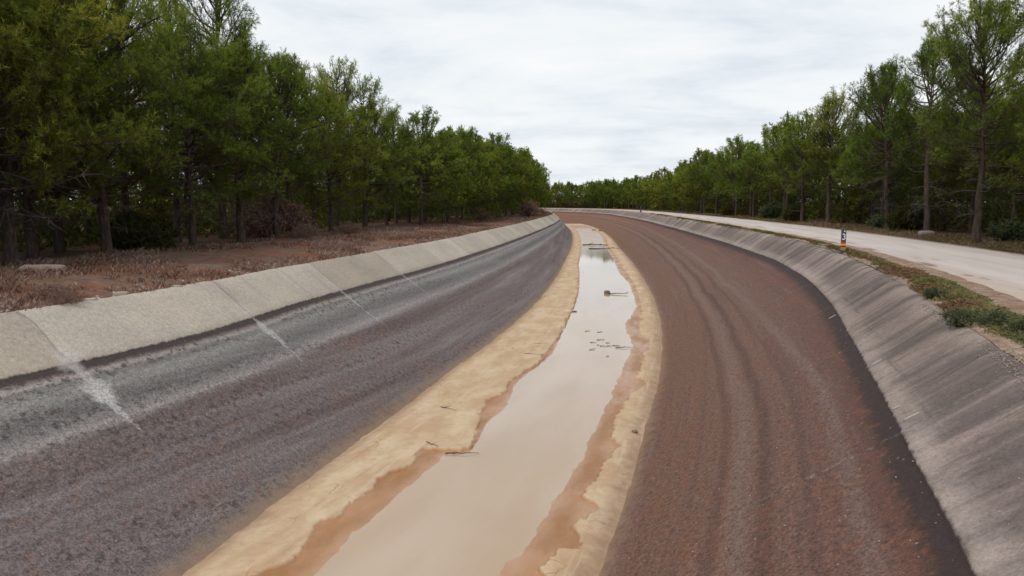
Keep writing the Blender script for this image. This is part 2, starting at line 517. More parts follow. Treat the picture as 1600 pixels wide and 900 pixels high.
def mat_mud():
    m, b = material('canal_mud')
    uv = b.uv()
    wet = b.attr('wet').outputs['Fac']
    thin = b.attr('fringe').outputs['Fac']
    n1 = b.noise(b.vmul(uv, (0.5, 1.2, 1)), 1.0, 5, 0.6)
    n2 = b.noise(uv, 7.0, 5, 0.65)
    n3 = b.noise(uv, 28.0, 3, 0.65)
    dry = b.mix(b.rng(n1, 0.35, 0.68), (0.47, 0.315, 0.19), (0.57, 0.43, 0.29))
    dry = b.mix(b.m('MULTIPLY', b.rng(n2, 0.5, 0.75), 0.4), dry, (0.41, 0.27, 0.16))
    wetc = b.mix(b.rng(n1, 0.35, 0.65), (0.3, 0.135, 0.045), (0.40, 0.2, 0.088))
    silt = b.attr('silt').outputs['Fac']
    wetc = b.mix(b.m('MULTIPLY', silt, 0.5), wetc, (0.47, 0.29, 0.19))
    col = b.mix(wet, dry, wetc)
    fr = b.m('MULTIPLY', thin, b.m('ADD', 0.5, b.m('MULTIPLY', n2, 0.7)))
    col = b.mix(fr, col, (0.29, 0.185, 0.115))
    s, v, _ = b.sep(uv)
    cm = b.node('ShaderNodeCombineXYZ')
    mul = b.m('ADD', 0.62, b.m('MULTIPLY', b.m('ADD', n3, b.m('MULTIPLY', b.noise(uv, 60.0, 2, 0.6), 0.6)), 0.48))
    for i in range(3):
        b.put(cm.inputs[i], mul)
    col = b.mix(1.0, col, cm.outputs[0], 'MULTIPLY')
    vo = b.voro(uv, 5.0)
    dots = b.m('MULTIPLY', b.rng(vo.outputs['Distance'], 0.12, 0.05), b.rng(b.sep(vo.outputs['Color'])[0], 0.93, 0.96))
    col = b.mix(b.m('MULTIPLY', dots, 0.7), col, (0.09, 0.06, 0.045))
    ce = b.node('ShaderNodeTexVoronoi', feature='DISTANCE_TO_EDGE')
    warp = b.node('ShaderNodeVectorMath', operation='ADD')
    wn = b.node('ShaderNodeTexNoise')
    b.put(wn.inputs['Vector'], uv)
    wn.inputs['Scale'].default_value = 2.0
    b.put(warp.inputs[0], uv)
    b.put(warp.inputs[1], b.vmul(wn.outputs['Color'], (0.35, 0.35, 0)))
    b.put(ce.inputs['Vector'], warp.outputs[0])
    ce.inputs['Scale'].default_value = 1.7
    ckz = b.noise(b.vmul(uv, (0.6, 1.3, 1)), 1.0, 4, 0.6)
    ck = b.m('MULTIPLY', b.rng(ce.outputs['Distance'], 0.02, 0.004), b.rng(ckz, 0.55, 0.64))
    ck = b.m('MULTIPLY', ck, b.m('SUBTRACT', 1.0, wet))
    col = b.mix(b.m('MULTIPLY', ck, 0.65), col, (0.22, 0.13, 0.07))
    tide = b.noise(b.vmul(uv, (0.25, 4.5, 1)), 1.0, 5, 0.6)
    col = b.mix(b.m('MULTIPLY', b.rng(tide, 0.55, 0.7), b.m('MULTIPLY', b.m('SUBTRACT', 1.0, wet), 0.4)), col, (0.62, 0.5, 0.37))
    col = b.mix(b.m('MULTIPLY', b.rng(tide, 0.42, 0.3), 0.4), col, (0.33, 0.2, 0.115))
    rough = b.m('SUBTRACT', 0.92, b.m('MULTIPLY', wet, b.rng(n1, 0.3, 0.7, 0.4, 0.65)))
    nb = b.bump(b.m('ADD', n2, b.m('MULTIPLY', n3, 0.4)), 0.22, 0.015)
    b.out(b.principled(col, rough, nb, 0.35))
    return m


def mat_water():
    m, b = material('murky_water')
    uv = b.uv()
    n1 = b.noise(b.vmul(uv, (0.12, 0.5, 1)), 1.0, 4, 0.5)
    col = b.mix(b.rng(n1, 0.35, 0.7), (0.40, 0.272, 0.168), (0.455, 0.335, 0.24))
    s, v, _ = b.sep(uv)
    rip = b.noise(b.vmul(uv, (3.0, 1.2, 1)), 2.2, 3, 0.5)
    patch = b.rng(b.m('ABSOLUTE', b.m('SUBTRACT', s, 128.0)), 14.0, 6.0)
    nd = b.node('ShaderNodeBump')
    b.put(nd.inputs['Strength'], b.m('ADD', 0.004, b.m('MULTIPLY', patch, 0.01)))
    nd.inputs['Distance'].default_value = 0.02
    b.put(nd.inputs['Height'], rip)
    b.out(b.principled(col, b.rng(s, 85.0, 130.0, 0.04, 0.3), nd.outputs[0], 0.5, 1.5))
    return m


def mat_earth():
    m, b = material('red_earth_litter')
    pos = b.node('ShaderNodeNewGeometry').outputs['Position']
    uv = b.uv()
    n1 = b.noise(pos, 0.35, 6, 0.65)
    n2 = b.noise(pos, 2.3, 6, 0.7)
    n3 = b.noise(pos, 14.0, 4, 0.7)
    col = b.ramp(n2, [(0.3, (0.085, 0.056, 0.043)), (0.46, (0.18, 0.105, 0.075)), (0.6, (0.23, 0.135, 0.095)), (0.75, (0.27, 0.195, 0.15))])
    col = b.mix(b.m('MULTIPLY', b.rng(n1, 0.48, 0.62), 0.85), col, (0.23, 0.085, 0.042))
    col = b.mix(b.m('MULTIPLY', b.rng(n1, 0.46, 0.34), 0.6), col, (0.17, 0.135, 0.11))
    s, v, _ = b.sep(uv)
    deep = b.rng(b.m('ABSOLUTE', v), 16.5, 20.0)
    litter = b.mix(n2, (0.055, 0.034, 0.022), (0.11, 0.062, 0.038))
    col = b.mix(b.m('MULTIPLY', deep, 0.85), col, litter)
    cm = b.node('ShaderNodeCombineXYZ')
    mul = b.m('ADD', 0.45, b.m('MULTIPLY', n3, 1.1))
    for i in range(3):
        b.put(cm.inputs[i], mul)
    col = b.mix(1.0, col, cm.outputs[0], 'MULTIPLY')
    nb = b.bump(b.m('ADD', n2, n3), 0.8, 0.08)
    b.out(b.principled(col, 0.95, nb, 0.15))
    return m


def mat_verge():
    m, b = material('gravelly_verge')
    pos = b.node('ShaderNodeNewGeometry').outputs['Position']
    n1 = b.noise(pos, 0.6, 5, 0.6)
    n2 = b.noise(pos, 4.0, 5, 0.7)
    n3 = b.noise(pos, 18.0, 4, 0.7)
    col = b.ramp(n2, [(0.3, (0.18, 0.12, 0.08)), (0.5, (0.31, 0.21, 0.15)), (0.7, (0.46, 0.355, 0.285))])
    col = b.mix(b.m('MULTIPLY', b.rng(n1, 0.52, 0.68), 0.55), col, (0.24, 0.125, 0.075))
    cm = b.node('ShaderNodeCombineXYZ')
    mul = b.m('ADD', 0.5, b.m('MULTIPLY', n3, 1.0))
    for i in range(3):
        b.put(cm.inputs[i], mul)
    col = b.mix(1.0, col, cm.outputs[0], 'MULTIPLY')
    b.out(b.principled(col, 0.95, b.bump(b.m('ADD', n2, n3), 0.8, 0.06), 0.2))
    return m


def mat_road():
    m, b = material('pale_gravel')
    uv = b.uv()
    s, v, _ = b.sep(uv)
    n1 = b.noise(b.vmul(uv, (0.1, 0.7, 1)), 1.0, 6, 0.6)
    n2 = b.noise(b.vmul(uv, (0.5, 1.0, 1)), 1.0, 5, 0.65)
    n3 = b.noise(uv, 16.0, 4, 0.7)
    col = b.mix(b.rng(n1, 0.36, 0.66), (0.47, 0.395, 0.355), (0.56, 0.495, 0.46))
    tracks = b.m('MAXIMUM', b.rng(b.m('ABSOLUTE', b.m('SUBTRACT', v, 14.0)), 0.7, 0.2), b.rng(b.m('ABSOLUTE', b.m('SUBTRACT', v, 16.0)), 0.7, 0.2))
    col = b.mix(b.m('MULTIPLY', tracks, 0.35), col, (0.56, 0.52, 0.5))
    edge = b.rng(b.m('ADD', v, b.m('MULTIPLY', b.m('SUBTRACT', n2, 0.5), 2.6)), 12.9, 11.7)
    col = b.mix(b.m('MULTIPLY', edge, 0.7), col, (0.47, 0.355, 0.285))
    n4 = b.noise(b.vmul(uv, (0.28, 1.1, 1)), 1.0, 4, 0.55)
    stain = b.m('MULTIPLY', b.rng(n4, 0.56, 0.63), b.rng(v, 14.2, 12.2))
    col = b.mix(b.m('MULTIPLY', stain, 0.8), col, (0.2, 0.125, 0.1))
    far_edge = b.rng(b.m('ADD', v, b.m('MULTIPLY', b.m('SUBTRACT', n2, 0.5), 1.5)), 17.4, 18.2)
    col = b.mix(b.m('MULTIPLY', far_edge, 0.7), col, (0.2, 0.14, 0.1))
    cm = b.node('ShaderNodeCombineXYZ')
    mul = b.m('ADD', 0.84, b.m('MULTIPLY', n3, 0.32))
    for i in range(3):
        b.put(cm.inputs[i], mul)
    col = b.mix(1.0, col, cm.outputs[0], 'MULTIPLY')
    b.out(b.principled(col, 0.95, b.bump(n3, 0.5, 0.02), 0.2))
    return m


M_LINING, M_MUD, M_WATER, M_EARTH, M_VERGE, M_ROAD = mat_lining(), mat_mud(), mat_water(), mat_earth(), mat_verge(), mat_road()

# ------------------------------------------------------------------ the canal lining
FLOOR_Z = -4.2
WATER_Z = -4.0


def lining_profile(s):
    """(v, z) control points across, for each s; s has shape (n,)."""
    rl, rr, ml, mr = rimL(s), rimR(s), mudL(s) + 0.25, mudR(s) - 0.25
    o = np.ones_like(s)
    pts = [(rl - 0.35, -0.06 * o), (rl - 0.12, 0.015 * o), (rl, 0.0 * o), (rl + 0.12, -0.07 * o), (rl + 1.33, -0.985 * o),
           (rl + 1.35, -1.03 * o), (rl + 1.37, -1.05 * o),
           (ml, FLOOR_Z * o), (mr, FLOOR_Z * o), (rr - 1.5, -1.06 * o), (rr - 1.46, -1.03 * o), (rr - 1.44, -0.98 * o),
           (rr - 0.62, -0.4 * o), (rr - 0.2, -0.09 * o), (rr, 0.0 * o), (rr + 0.15, 0.02 * o), (rr + 0.4, -0.06 * o)]
    return np.stack([p[0] for p in pts], -1), np.stack([p[1] for p in pts], -1)


SEG = [1, 1, 2, 7, 1, 1, 22, 10, 26, 1, 1, 6, 4, 3, 1, 1]
ls = steps(S0, S1, 0.16, 1.5, 0.005)
pv, pz_ = lining_profile(ls)
cols_v, cols_z = [], []
for i, k in enumerate(SEG):
    for j in range(k):
        t = j / k
        cols_v.append(pv[:, i] * (1 - t) + pv[:, i + 1] * t)
        cols_z.append(pz_[:, i] * (1 - t) + pz_[:, i + 1] * t)
cols_v.append(pv[:, -1])
cols_z.append(pz_[:, -1])
LV, LZ = np.stack(cols_v, 1), np.stack(cols_z, 1)
LSS = ls[:, None] + 0 * LV
panel = np.floor(LSS / 7.0)
up = np.clip((LZ + 1.0) / 0.05, 0, 1)
sgn = np.sign(LV)
LZ = LZ + up * 0.045 * (_hash(panel, sgn * 3 + 7, 301) - 0.5)
LV = LV + up * 0.07 * (_hash(panel, sgn * 5 + 11, 303) - 0.5) + up * np.clip((LZ + 0.25) / 0.2, 0, 1) * 0.05 * fbm(LSS * 2.5, LSS * 0, 305)
dmud = np.maximum(mudL(LSS) - LV, LV - mudR(LSS)) + 3.0 * np.clip(LSS - 220.0, 0, 5)
rough_low = np.clip((-LZ - 1.0) / 0.6, 0, 1)
LZ = LZ + rough_low * (0.035 * fbm(LSS * 0.9, LV * 0.9, 3) + 0.03 * fbm(LSS * 0.15, LV * 1.5, 5))
LZ = LZ + (1 - rough_low) * 0.012 * fbm(LSS * 0.5, LV * 1.0, 9)
P = at(LSS, LV)
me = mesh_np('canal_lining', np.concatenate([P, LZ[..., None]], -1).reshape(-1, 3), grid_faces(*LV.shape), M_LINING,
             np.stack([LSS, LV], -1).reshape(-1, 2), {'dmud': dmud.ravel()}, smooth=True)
tag(link('canal_lining', me), kind='structure')

# ------------------------------------------------------------------ mud bed and water
# (s, v) outlines of the eroded crust and of the water's edge
CRUST_L = [(-40, -1.9), (8, -2.1), (12.2, -2.15), (12.7, -1.95), (13.2, -1.85), (13.8, -2.1), (14.5, -2.3), (14.9, -2.15), (16.0, -2.15), (17.0, -2.2),
           (18.2, -1.95), (18.9, -2.1), (19.4, -2.15), (19.5, -1.65), (19.6, -1.15), (19.9, -1.05), (21.0, -1.25), (22.2, -1.55), (23.4, -1.8), (24.4, -1.85), (25.3, -1.7),
           (26.0, -1.75), (27.0, -1.95), (27.4, -1.85), (28.2, -1.75), (32.5, -1.5), (34, -1.6), (37, -1.8), (44, -2.1), (53, -2.4), (64, -2.9), (80, -3.5), (112, -3.65), (150, -3.7), (188, -3.4)]
WATER_L = [(-40, -0.9), (8, -1.15), (12.7, -1.3), (14.5, -1.45), (16.5, -1.5), (19.2, -1.45), (19.6, -1.1), (19.9, -0.98), (21.0, -1.12), (22.2, -1.3), (24.5, -1.25), (26.9, -1.7), (28.2, -1.68), (32.5, -1.42), (34, -1.5),
           (37, -1.75), (44, -2.05), (53, -2.35), (64, -2.8), (80, -3.4), (112, -3.6), (150, -3.6), (180, -3.3), (188, -3.2)]
WATER_R = [(-40, 1.4), (8, 1.5), (13.7, 1.75), (16, 1.85), (18.5, 1.85), (21.5, 1.8), (25.3, 1.75), (29, 1.72), (33, 1.75), (36, 1.72), (38.5, 1.3), (41, 1.05), (44, 1.25), (48, 1.55), (54.4, 1.35), (62, 1.15), (70, 0.5), (82, 0.3), (112, -0.15), (150, 0.5), (180, 0.9), (188, 0.8)]
CRUST_R = [(-40, 2.1), (8, 2.2), (13.9, 2.35), (15, 2.5), (16.2, 2.5), (17.0, 2.75), (17.4, 2.4), (18.6, 2.45), (19.8, 2.55), (20.8, 2.6), (22.0, 2.3), (24.0, 2.25), (26.3, 2.35), (28.1, 2.75), (28.8, 2.35), (31, 2.35), (34.0, 2.3), (36.2, 2.45), (37, 2.05), (41, 1.75),
           (46, 1.85), (54, 1.65), (62, 1.45), (70, 1.0), (82, 0.75), (112, 0.25), (150, 0.9), (188, 1.2)]
MUD_END = 226.0
WATER_END = 183.0
ms = steps(6.0, MUD_END + 6, 0.042, 1.2, 0.0058)
NC = 270
s = ms[:, None] + np.zeros((1, NC))
q = np.linspace(0, 1, NC)[None, :] + 0 * s
ml = mudL(s) - 0.25 + 0.10 * fbm(s * 0.6, s * 0, 31) * np.ones_like(s)
mr = mudR(s) + 0.25 + 0.10 * fbm(s * 0.6, s * 0 + 5, 37)
v = ml + (mr - ml) * q
n_a = fbm(s * 2.2, v * 0.6, 41)
n_b = fbm(s * 6.0, v * 6.0, 43)
n_c = fbm(s * 16.0, v * 14.0, 45, 2)
cl = tab(s, CRUST_L) + 0.10 * n_a + 0.10 * n_b + 0.03 * n_c - 0.3 * np.clip(fbm(s * 1.2 - v * 0.9, s * 0 + 3, 151, 2) - 0.15, 0, 1)
cr = tab(s, CRUST_R) + 0.10 * fbm(s * 2.0, v * 0.6, 47) + 0.10 * n_b + 0.03 * n_c + 0.45 * np.clip(fbm(s * 1.3 + v * 0.9, s * 0 + 3, 149, 2) - 0.15, 0, 1)
wl = tab(s, WATER_L) + 0.05 * n_a
wr = tab(s, WATER_R) + 0.05 * n_a
endt = np.clip((s - WATER_END) / 8.0, 0, 1)           # the pool runs out into bare wet mud
close = np.clip((s - (MUD_END - 16)) / 5.0, 0, 1)     # and the crust closes round the end


def sstep(a, b_, x_):
    t = np.clip((x_ - a) / (b_ - a), 0, 1)
    return t * t * (3 - 2 * t)


cw = 0.03 + 0.0015 * s
crustL = sstep(cl + cw * 0.5, cl - cw * 0.5, v)
crustR = sstep(cr - cw * 0.5, cr + cw * 0.5, v)
crust = np.maximum(np.maximum(crustL, crustR), sstep(0, 1, close))
dl = np.clip((wl - v) / np.maximum(wl - cl, 0.05), -3, 1)
dr = np.clip((v - wr) / np.maximum(cr - wr, 0.05), -3, 1)
d = np.maximum(dl, dr)
wetz = np.where(d > 0, 0.05 * d, 0.10 * d)
wetz = np.maximum(wetz, -0.12) + 0.012 * fbm(s * 1.5, v * 3, 53) * (d > -0.5)
wetz = wetz * (1 - endt) + endt * (0.025 + 0.02 * fbm(s * 0.4, v, 59))
crustz = 0.10 + 0.010 * fbm(s * 0.8, v * 1.3, 61) + 0.006 * n_b
z_ = WATER_Z + wetz * (1 - crust) + crustz * crust
# thin out towards the slopes
el = sstep(0.0, 1.0, v - ml + 0.12 * n_a)
er = sstep(0.0, 1.0, mr - v + 0.12 * n_a)
ee = np.minimum(el, er) * (1 - sstep(MUD_END - 2, MUD_END + 6, s))
z_ = np.where(crust > 0.5, z_ - 0.16 * (1 - ee) ** 2, z_)
fringe = np.clip(1.12 - ee + 0.35 * n_b, 0, 1) ** 1.2
silt = np.clip(1 - np.abs(d) / 0.45, 0, 1) * (1 - endt)
P = at(s, v)
me = mesh_np('mud', np.concatenate([P, z_[..., None]], -1).reshape(-1, 3), grid_faces(*s.shape), M_MUD,
             np.stack([s, v], -1).reshape(-1, 2),
             {'wet': (1 - crust).ravel(), 'fringe': fringe.ravel(), 'silt': silt.ravel()}, smooth=True)
tag(link('mud', me), kind='structure')

ws = steps(4.0, WATER_END + 10, 0.5, 2.0)
loft('water', ws, lambda s, q: (tab(s, CRUST_L) - 0.2) * (1 - q) + (tab(s, CRUST_R) + 0.2) * q, lambda s, v, q: WATER_Z + 0 * s, M_WATER, 12)

# ------------------------------------------------------------------ banks, road, ground
bs = steps(S0, S1, 0.3, 2.0)
QL = lambda q: q ** 1.5


def left_bank_z(s, v, q):
    d = np.maximum(rimL(s) - v, 0)
    h = 0.10 * sstep(0, 0.8, d) + 0.22 * sstep(0.5, 5, d) + 0.10 * fbm(s * 0.5, v * 0.5, 71) * sstep(0.2, 1.5, d) + 0.05 * fbm(s * 2, v * 2, 73) * sstep(0.1, 0.6, d)
    h = h - 0.05
    return h * (1 - sstep(0.93, 1, q)) - 0.9 * sstep(0.93, 1, q)


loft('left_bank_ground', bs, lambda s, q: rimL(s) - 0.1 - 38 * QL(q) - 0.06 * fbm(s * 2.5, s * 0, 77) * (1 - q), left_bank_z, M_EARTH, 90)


def verge_z(s, v, q):
    d = np.maximum(v - rimR(s), 0)
    return 0.02 + (0.07 * sstep(0, 0.5, d) + 0.04 * fbm(s * 1.5, v * 2, 81) * sstep(0.1, 0.5, d)) * (1 - sstep(0.85, 1, q)) - 0.05 * sstep(0.9, 1, q)


ROAD_IN = lambda s: rimR(s) + tab(s, [(12, 1.55), (24, 1.5), (35, 1.2), (48, 0.9), (70, 0.9), (120, 1.3)])
loft('right_verge_ground', bs, lambda s, q: rimR(s) + 0.12 - 0.06 * fbm(s * 2.5, s * 0, 83) * (1 - q) + q * (ROAD_IN(s) + 0.7 - rimR(s)), verge_z, M_VERGE, 24)
ROAD_OUT = lambda s: tab(s, [(20, 18.2), (50, 18.5), (72, 18.9), (100, 18.7), (136, 17.7), (216, 17.0), (420, 17.0)])
loft('road', bs, lambda s, q: ROAD_IN(s) + 0.25 * fbm(s * 0.5, s * 0, 85) * (1 - q) + q * (ROAD_OUT(s) - ROAD_IN(s)), lambda s, v, q: 0.035 + 0.09 * np.sin(np.pi * q) ** 0.7 + 0.01 * fbm(s, v, 87), M_ROAD, 26)


def right_forest_z(s, v, q):
    d = np.maximum(v - ROAD_OUT(s), 0)
    return (0.03 + 0.12 * sstep(0, 1.0, d) + 0.12 * fbm(s * 0.4, v * 0.4, 91) * sstep(0.1, 1.5, d) + 0.04 * fbm(s * 2, v * 2, 93) * sstep(0.1, 0.6, d)) * (1 - sstep(0.93, 1, q)) - 0.9 * sstep(0.93, 1, q)


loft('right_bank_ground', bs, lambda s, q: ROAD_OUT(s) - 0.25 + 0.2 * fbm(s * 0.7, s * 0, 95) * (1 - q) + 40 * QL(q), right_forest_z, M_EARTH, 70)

# one ground sheet to the horizon, sunk where the canal runs through it
gx = np.r_[np.linspace(-1800, -200, 12)[:-1], np.arange(-200, 201, 4.0), np.linspace(200, 1800, 12)[1:]]
gy = np.r_[np.linspace(-1500, -60, 12)[:-1], np.arange(-60, 440, 4.0), np.linspace(440, 2600, 16)]
GX, GY = np.meshgrid(gx, gy)
GV = np.full(GX.shape, 999.0)
sub = PC[::8]
for k in range(0, len(sub)):
    GV = np.minimum(GV, np.hypot(GX - sub[k, 0], GY - sub[k, 1]))
GZ = np.where(GV < 17, -7.0, -0.45 + 0.15 * fbm(GX * 0.05, GY * 0.05, 101))
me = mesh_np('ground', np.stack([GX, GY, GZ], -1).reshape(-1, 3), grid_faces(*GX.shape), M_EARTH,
             np.stack([GY, np.full(GX.shape, 30.0)], -1).reshape(-1, 2), smooth=True)
tag(link('ground', me), kind='structure')

# ------------------------------------------------------------------ pines
def mat_needles():
    m, b = material('pine_needles')
    t = b.attr('tint').outputs['Fac']
    oi = b.node('ShaderNodeObjectInfo').outputs['Random']
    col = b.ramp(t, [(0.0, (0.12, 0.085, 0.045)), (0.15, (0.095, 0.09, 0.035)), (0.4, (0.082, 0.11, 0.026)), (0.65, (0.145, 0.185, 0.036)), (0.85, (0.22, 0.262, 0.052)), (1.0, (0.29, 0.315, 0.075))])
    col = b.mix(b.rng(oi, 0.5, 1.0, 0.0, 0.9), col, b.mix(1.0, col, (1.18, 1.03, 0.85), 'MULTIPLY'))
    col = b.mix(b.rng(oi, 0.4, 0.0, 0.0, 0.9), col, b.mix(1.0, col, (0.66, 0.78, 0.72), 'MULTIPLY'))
    d = b.node('ShaderNodeBsdfDiffuse')
    b.put(d.inputs[0], col)
    tr = b.node('ShaderNodeBsdfTranslucent')
    b.put(tr.inputs[0], b.mix(1.0, col, (1.1, 1.25, 0.6), 'MULTIPLY'))
    mx = b.node('ShaderNodeMixShader')
    mx.inputs[0].default_value = 0.3
    b.l.new(d.outputs[0], mx.inputs[1])
    b.l.new(tr.outputs[0], mx.inputs[2])
    b.out(mx.outputs[0])
    return m


def mat_bark(name, c0, c1):
    m, b = material(name)
    co = b.node('ShaderNodeTexCoord').outputs['Object']
    n = b.noise(b.vmul(co, (6, 6, 1.6)), 1.5, 6, 0.7)
    n2 = b.noise(co, 0.8, 3, 0.5)
    col = b.mix(b.rng(n, 0.35, 0.68), c0, c1)
    col = b.mix(b.m('MULTIPLY', n2, 0.35), col, (0.11, 0.085, 0.07))
    b.out(b.principled(col, 0.95, b.bump(n, 0.9, 0.05), 0.1))
    return m


M_NEEDLE = mat_needles()
M_BARK = mat_bark('pine_bark', (0.035, 0.026, 0.022), (0.12, 0.088, 0.07))
M_DEAD = mat_bark('dead_wood', (0.085, 0.07, 0.062), (0.2, 0.175, 0.16))


def norm(a):
    return a / np.maximum(np.linalg.norm(a, axis=-1, keepdims=True), 1e-9)


class Tubes:
    def __init__(self):
        self.V, self.F, self.n = [], [], 0

    def add(self, pts, rad, sides=5):
        pts = np.asarray(pts, float)
        rad = np.asarray(rad, float)
        k = len(pts)
        tan = norm(np.gradient(pts, axis=0))
        ref = np.array([0, 0, 1.0]) if abs(tan[:, 2]).mean() < 0.8 else np.array([1.0, 0, 0])
        a = norm(np.cross(tan, ref))
        c = np.cross(tan, a)
        th = np.arange(sides) / sides * 2 * np.pi
        ring = pts[:, None] + rad[:, None, None] * (np.cos(th)[None, :, None] * a[:, None] + np.sin(th)[None, :, None] * c[:, None])
        self.V.append(ring.reshape(-1, 3))
        i = np.arange(k - 1)[:, None] * sides
        j = np.arange(sides)[None, :]
        j2 = (j + 1) % sides
        self.F.append((np.stack([i + j, i + j2, i + sides + j2, i + sides + j], -1).reshape(-1, 4)) + self.n)
        self.n += k * sides

    def mesh(self, name, mat):
        return mesh_np(name, np.concatenate(self.V), np.concatenate(self.F), mat, smooth=True)


def needles_mesh(name, pos, dirs, length, tint, rng, per, nl, nw, mat, spread=0.75):
    n = len(pos)
    u = rng.random((n, per))
    up = np.array([0.3, 0.2, 1.0])
    a = norm(np.cross(dirs, up))
    c = np.cross(dirs, a)
    th = rng.random((n, per)) * 2 * np.pi
    rad = np.cos(th)[..., None] * a[:, None] + np.sin(th)[..., None] * c[:, None]
    nd = norm(dirs[:, None] * rng.uniform(0.45, 1.1, (n, per, 1)) + rad * spread)
    base = pos[:, None] + dirs[:, None] * (length[:, None] * u)[..., None]
    ln = nl * rng.uniform(0.7, 1.25, (n, per))
    side = norm(np.cross(nd, norm(rng.normal(size=(n, per, 3))))) * (nw * 0.5)
    tip = base + nd * ln[..., None]
    V = np.stack([base - side, base + side, tip], 2).reshape(-1, 3)
    F = np.arange(len(V)).reshape(-1, 3)
    tt = np.repeat((tint[:, None] + rng.normal(0, 0.06, (n, per))).clip(0, 1).ravel(), 3)
    return mesh_np(name, V, F, mat, attrs={'tint': tt})


def build_pine(seed, h=10.0, spread=2.6, clear=0.18, lod=0, r0=0.2, lean=0.03, gap=0.3):
    rng = np.random.default_rng(seed)
    tb, dead = Tubes(), Tubes()
    nt = 16
    t = np.linspace(0, 1, nt)
    wob = np.cumsum(rng.normal(0, 0.035 * h / 10, (nt, 2)), axis=0)
    wob = wob - wob[0]
    tr = np.stack([wob[:, 0] + lean * h * t ** 1.5, wob[:, 1], t * h], 1)
    rr = r0 * (1 - t) ** 0.85 + 0.012
    rr[0] *= 1.3
    tr[0, 2] = -0.35
    tb.add(tr, rr, 9 if lod == 0 else 6)
    trunk_at = lambda z: np.array([np.interp(z, tr[:, 2], tr[:, 0]), np.interp(z, tr[:, 2], tr[:, 1]), z])
    pos, dirs, ln, tint = [], [], [], []
    az = rng.random() * 6.28
    step = (0.30, 0.36, 0.45)[lod]
    z = clear * h
    lobes = rng.uniform(0.75, 1.25, 12)

    def shoot(p, d, l, tn):
        pos.append(p)
        dirs.append(d)
        ln.append(l)
        tint.append(tn)

    while z < 0.95 * h:
        qv = (z / h - clear) / (1 - clear)
        for _ in range(rng.integers(2, 4)):
            az += 2.4 + rng.normal(0, 0.5)
            prof = math.sin(math.pi * min(1.0, 0.2 + 0.8 * qv)) ** 0.75
            L = (spread * prof * rng.uniform(0.68, 1.1) * lobes[int(az / 6.283 * 6) % 6 + (6 if qv > 0.5 else 0)]) + 0.3
            el = math.radians(-2 + 56 * qv + rng.normal(0, 13))
            p = trunk_at(z)
            npt = 7
            pts = [p]
            e, a_ = el, az
            for k in range(npt - 1):
                dv = np.array([math.cos(a_) * math.cos(e), math.sin(a_) * math.cos(e), math.sin(e)])
                pts.append(pts[-1] + dv * L / (npt - 1))
                e += math.radians(rng.normal(5, 6))
                a_ += rng.normal(0, 0.12)
            pts = np.array(pts)
            br = (0.012 + 0.017 * L) * np.linspace(1, 0.25, npt)
            if lod < 2:
                tb.add(pts, br, 5 if lod == 0 else 4)
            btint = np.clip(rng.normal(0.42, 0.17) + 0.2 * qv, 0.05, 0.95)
            if qv > 0.3 and rng.random() < gap * 0.35:
                continue
            nsub = max(3, int(L * (4.4, 3.4, 2.6)[lod]))
            for k in range(nsub):
                u = 0.25 + 0.75 * (k + rng.random()) / nsub
                bp = np.array([np.interp(u, np.linspace(0, 1, npt), pts[:, i]) for i in range(3)])
                bd = norm(pts[min(int(u * (npt - 1)) + 1, npt - 1)] - pts[min(int(u * (npt - 1)), npt - 2)])
                sd = np.array([-bd[1], bd[0], 0.0]) * (1 if k % 2 else -1)
                sl = 0.5 * L * (1.15 - 0.7 * u) * rng.uniform(0.6, 1.2) + 0.22
                dv = norm(bd * 0.75 + sd * rng.uniform(0.3, 1.0) + np.array([0, 0, rng.normal(0.35, 0.42)]))
                ep = bp + dv * sl + np.array([0, 0, 0.08 * sl])
                mid = (bp + ep) / 2 + rng.normal(0, 0.03, 3)
                if lod == 0:
                    tb.add([bp, mid, ep], [0.012, 0.009, 0.004], 3)
                if rng.random() < gap * (1.15 if qv > 0.55 else 0.9):
                    continue
                nsh = max(2, int(sl / (0.14, 0.2, 0.3)[lod]))
                for j in range((9, 6, 3)[lod]):
                    rv = norm(rng.normal(size=3) + np.array([0, 0, 0.35]) + dv * 0.5)
                    shoot(ep + rv * rng.uniform(0.0, 0.22), rv, rng.uniform(0.18, 0.34), btint + 0.12 + rng.normal(0, 0.1))  # puffs at twig ends tinted paler, highlights painted into the needles
                for j in range(nsh):
                    w = 0.25 + 0.75 * (j + rng.random()) / nsh
                    sp = bp * (1 - w) + ep * w
                    d = norm(dv * 0.6 + np.array([0, 0, 0.5 + 0.5 * qv]) + rng.normal(0, 0.42, 3))
                    tn = btint + rng.normal(0, 0.1) + 0.25 * (w - 0.5)  # tint rises towards the tip: painted highlight on each clump
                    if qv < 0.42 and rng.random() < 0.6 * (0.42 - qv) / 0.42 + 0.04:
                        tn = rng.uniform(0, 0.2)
                    shoot(sp, d, rng.uniform(0.2, 0.38), tn)
            if qv > 0.35 and rng.random() < gap * 0.4:
                continue
            for j in range((9, 7, 4)[lod]):
                shoot(pts[-1] + rng.normal(0, 0.1, 3) - 0.06 * j * norm(pts[-1] - pts[-2]), norm(norm(pts[-1] - pts[-2]) + np.array([0, 0, 0.5]) + rng.normal(0, 0.3, 3)), 0.35, btint + 0.1)
        z += step * rng.uniform(0.7, 1.3) * (1.0 - 0.35 * qv)
    for j in range(14):
        zt = h * rng.uniform(0.93, 1.0)
        shoot(trunk_at(min(zt, h)), norm(np.array([0, 0, 1.2]) + rng.normal(0, 0.4, 3)), 0.4, 0.7)
